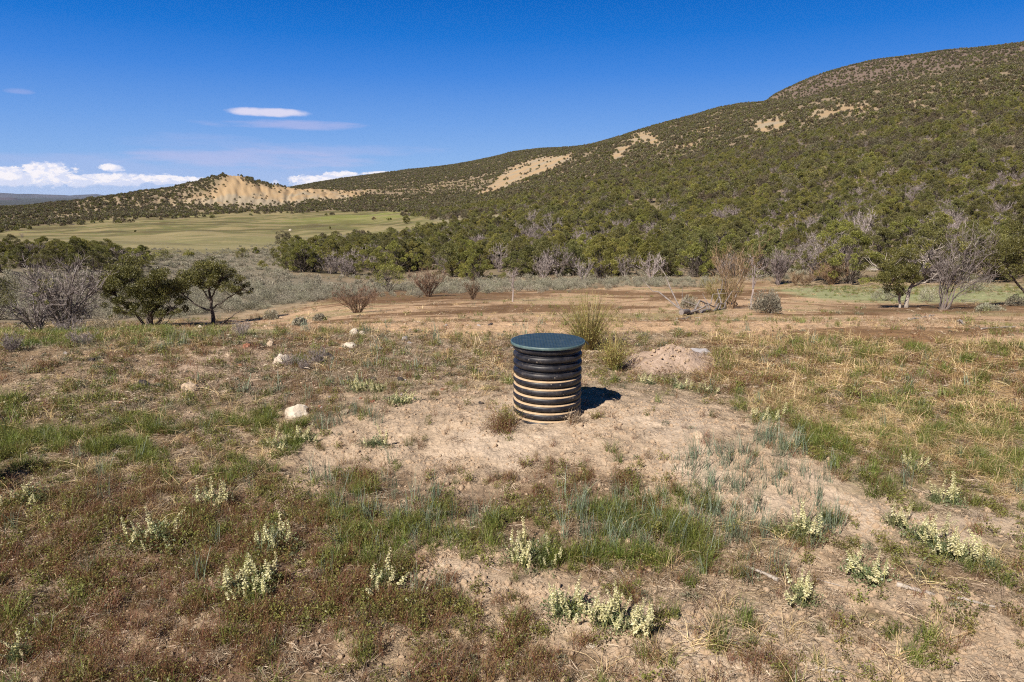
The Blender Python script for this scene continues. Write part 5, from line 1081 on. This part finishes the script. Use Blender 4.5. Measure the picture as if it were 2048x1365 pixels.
# ------------------------------------------------------------------ dead wood
def branch(lb, pts, r0, r1, mat, name='dead_branch', twigs=0, seed=1, rmin=1.5):
    g = G(seed); W_ = [gp(a, b, rmin=rmin) for a, b in pts]; o0 = W_[0].copy(); P_ = np.array([list(q-o0) for q in W_])
    t_ = np.linspace(0, 1, len(P_)); q = np.linspace(0, 1, len(P_)*4); P2_ = np.stack([np.interp(q, t_, P_[:, i]) for i in range(3)], 1); L = np.linalg.norm(P_[-1]-P_[0]); P2_ += g.normal(0, L*.006, P2_.shape); P2_[:, 2] += max(r0, r1)*.8
    mb = MB(); tube(mb, P2_, np.linspace(r0, r1, len(P2_))*(1+.15*g.normal(size=len(P2_))), 7)
    for k in range(twigs):
        a = P2_[g.integers(2, len(P2_))]; d = (P_[-1]-P_[0])/L*g.uniform(.1, .9)+g.normal(0, .4, 3); d[2] = abs(d[2])*.5+.1; e = a+d*L*g.uniform(.1, .32); tube(mb, wiggle(np.linspace(a, e, 5), g, L*.01), np.linspace(r1*1.4, r1*.3, 5), 5)
    tag(obj(name, mb.mesh(name, mat, True), None, tuple(o0)), lb, 'branch')
GW = solid('grey_dead_wood', [(.3, (.1, .085, .08)), (.6, (.26, .22, .2)), (.8, (.42, .36, .32))], scale=8, bump=.6)
branch('grey fallen tree limb with side branches below the tall tan willow', [(1362, 632), (1400, 627), (1440, 621), (1475, 609)], .06, .02, GW, 'fallen_limb', 9, 700, 12)
branch('thin bleached pole lying below the grey fallen limb', [(1352, 642), (1376, 638), (1404, 637)], .016, .01, PALE, seed=701, rmin=9)
branch('pale curved stick on the tan flat, below the forked juniper', [(1818, 643), (1842, 636), (1872, 634)], .02, .012, PALE, seed=702, rmin=9)
branch('pale straight stick pointing down on the tan flat at the right', [(1914, 644), (1932, 655)], .02, .012, PALE, seed=703, rmin=8)
branch('thin pale stick near the right edge of the tan flat', [(1962, 660), (2030, 656)], .012, .008, PALE, seed=704, rmin=8)
branch('long bleached branch running off to the right across the dirt', [(1792, 1172), (1840, 1187), (1890, 1196), (1930, 1207), (1990, 1224)], .010, .005, PALE, seed=705)
branch('pale weathered stick left of the long bleached branch', [(1490, 1138), (1525, 1150), (1556, 1168)], .005, .010, PALE, seed=706)
branch('thin twig to the right of the blue grass, on the dirt', [(1606, 1156), (1640, 1166), (1690, 1176)], .004, .002, PALE, seed=707)
branch('short pale stick below the green band in the middle', [(975, 1134), (1002, 1146)], .0022, .0015, PALE, seed=708)
branch('upright pale chip of wood in the green band', [(873, 1010), (877, 996)], .008, .005, PALE, seed=709)
branch('short grey stick at the lower right of the flower clump', [(1630, 1338), (1680, 1350)], .006, .005, PALE, seed=710)
for k_, (a, b) in enumerate([((20, 1365), (190, 1225)), ((60, 1372), (200, 1290)), ((100, 1340), (260, 1262)), ((10, 1300), (120, 1210)), ((120, 1365), (235, 1300))]):
    branch(['longest dry stalk', 'second dry stalk', 'dry stalk reaching farthest right', 'dry stalk closest to the left edge', 'lowest dry stalk'][k_]+' lying across the bottom left corner', [a, ((a[0]+b[0])/2, (a[1]+b[1])/2-8), b], .0025, .001, PALE, 'dry_stalk', 3, 720+k_)
# ------------------------------------------------------------------ scattered far things
MEAD = [(812, 448, 16, 17, 0, 'juniper standing alone at the far end of the meadow'), (748, 441, 6, 8, 1, 'tiny reddish bush in the meadow, left of the lone juniper'), (778, 441, 5, 10, 0, 'tiny flat bush between the reddish bush and the lone juniper'), (660, 459, 5, 4, 0, 'tiny dark bush in the middle of the meadow'), (270, 464, 3, 4, 0, 'speck of a dark bush on the left of the meadow'), (525, 538, 16, 22, 0, 'small bright juniper alone on the sagebrush flat'), (486, 517, 18, 26, 0, 'juniper on the sagebrush flat by the meadow edge, left one'), (512, 508, 12, 12, 0, 'little juniper on the sagebrush flat by the meadow edge, right one'), (378, 516, 14, 18, 0, 'dark little bush on the meadow edge above the umbrella juniper'), (300, 522, 22, 46, 0, 'wide juniper at the right end of the left knoll'), (330, 520, 18, 36, 0, 'rounded juniper just past the right end of the left knoll'), (548, 520, 22, 24, 0, 'dull juniper at the left start of the middle belt'), (880, 462, 14, 26, 0, 'juniper between the meadow and the slope, upper one'), (862, 480, 14, 30, 0, 'juniper between the meadow and the slope, lower one')]
for k_, (X_, Y_, h_, w_2, c_, lb) in enumerate(MEAD):
    p, h, s = size_at(X_, Y_, h_, rmin=40.); g = G(760+k_); h = min(h, 9); w = w_2*s; nc = 26 if h_ > 10 else 8; tb, cb = juniper(g, h, w, h*.05, nc, 60, max(.1, s*1.6), 2, sides=4, dead=0, rc=.17*w)
    tree('juniper_tree' if c_ == 0 else 'bush', tb, cb, lb, 'tree' if c_ == 0 else 'shrub', (p.x, p.y, p.z), 0, None, BARK, RUST if c_ else JUN)
for k_, (X_, Y_, h_, w_2, lb) in enumerate([(1724, 488, 62, 46, 'bleached dead tree with a white trunk on the lower right slope'), (1108, 482, 50, 44, 'pale dead tree with a forked top in the middle woodland'), (1066, 462, 36, 24, 'small pale dead tree left of the fork topped dead tree'), (1302, 560, 60, 60, 'grey green half dead tree at the front of the middle belt'), (1165, 566, 50, 50, 'pale dead tree at the front of the middle belt')]):
    shrub('dead_tree', lb, X_, Y_, h_, w_2, (lambda s: lambda h, w: bare(G(s), h, w, 6, 8, 9, r0=.024, fine=.005, up=.6, tint=(.7, 1)))(780+k_), TWIG, 'tree', rmin=50)
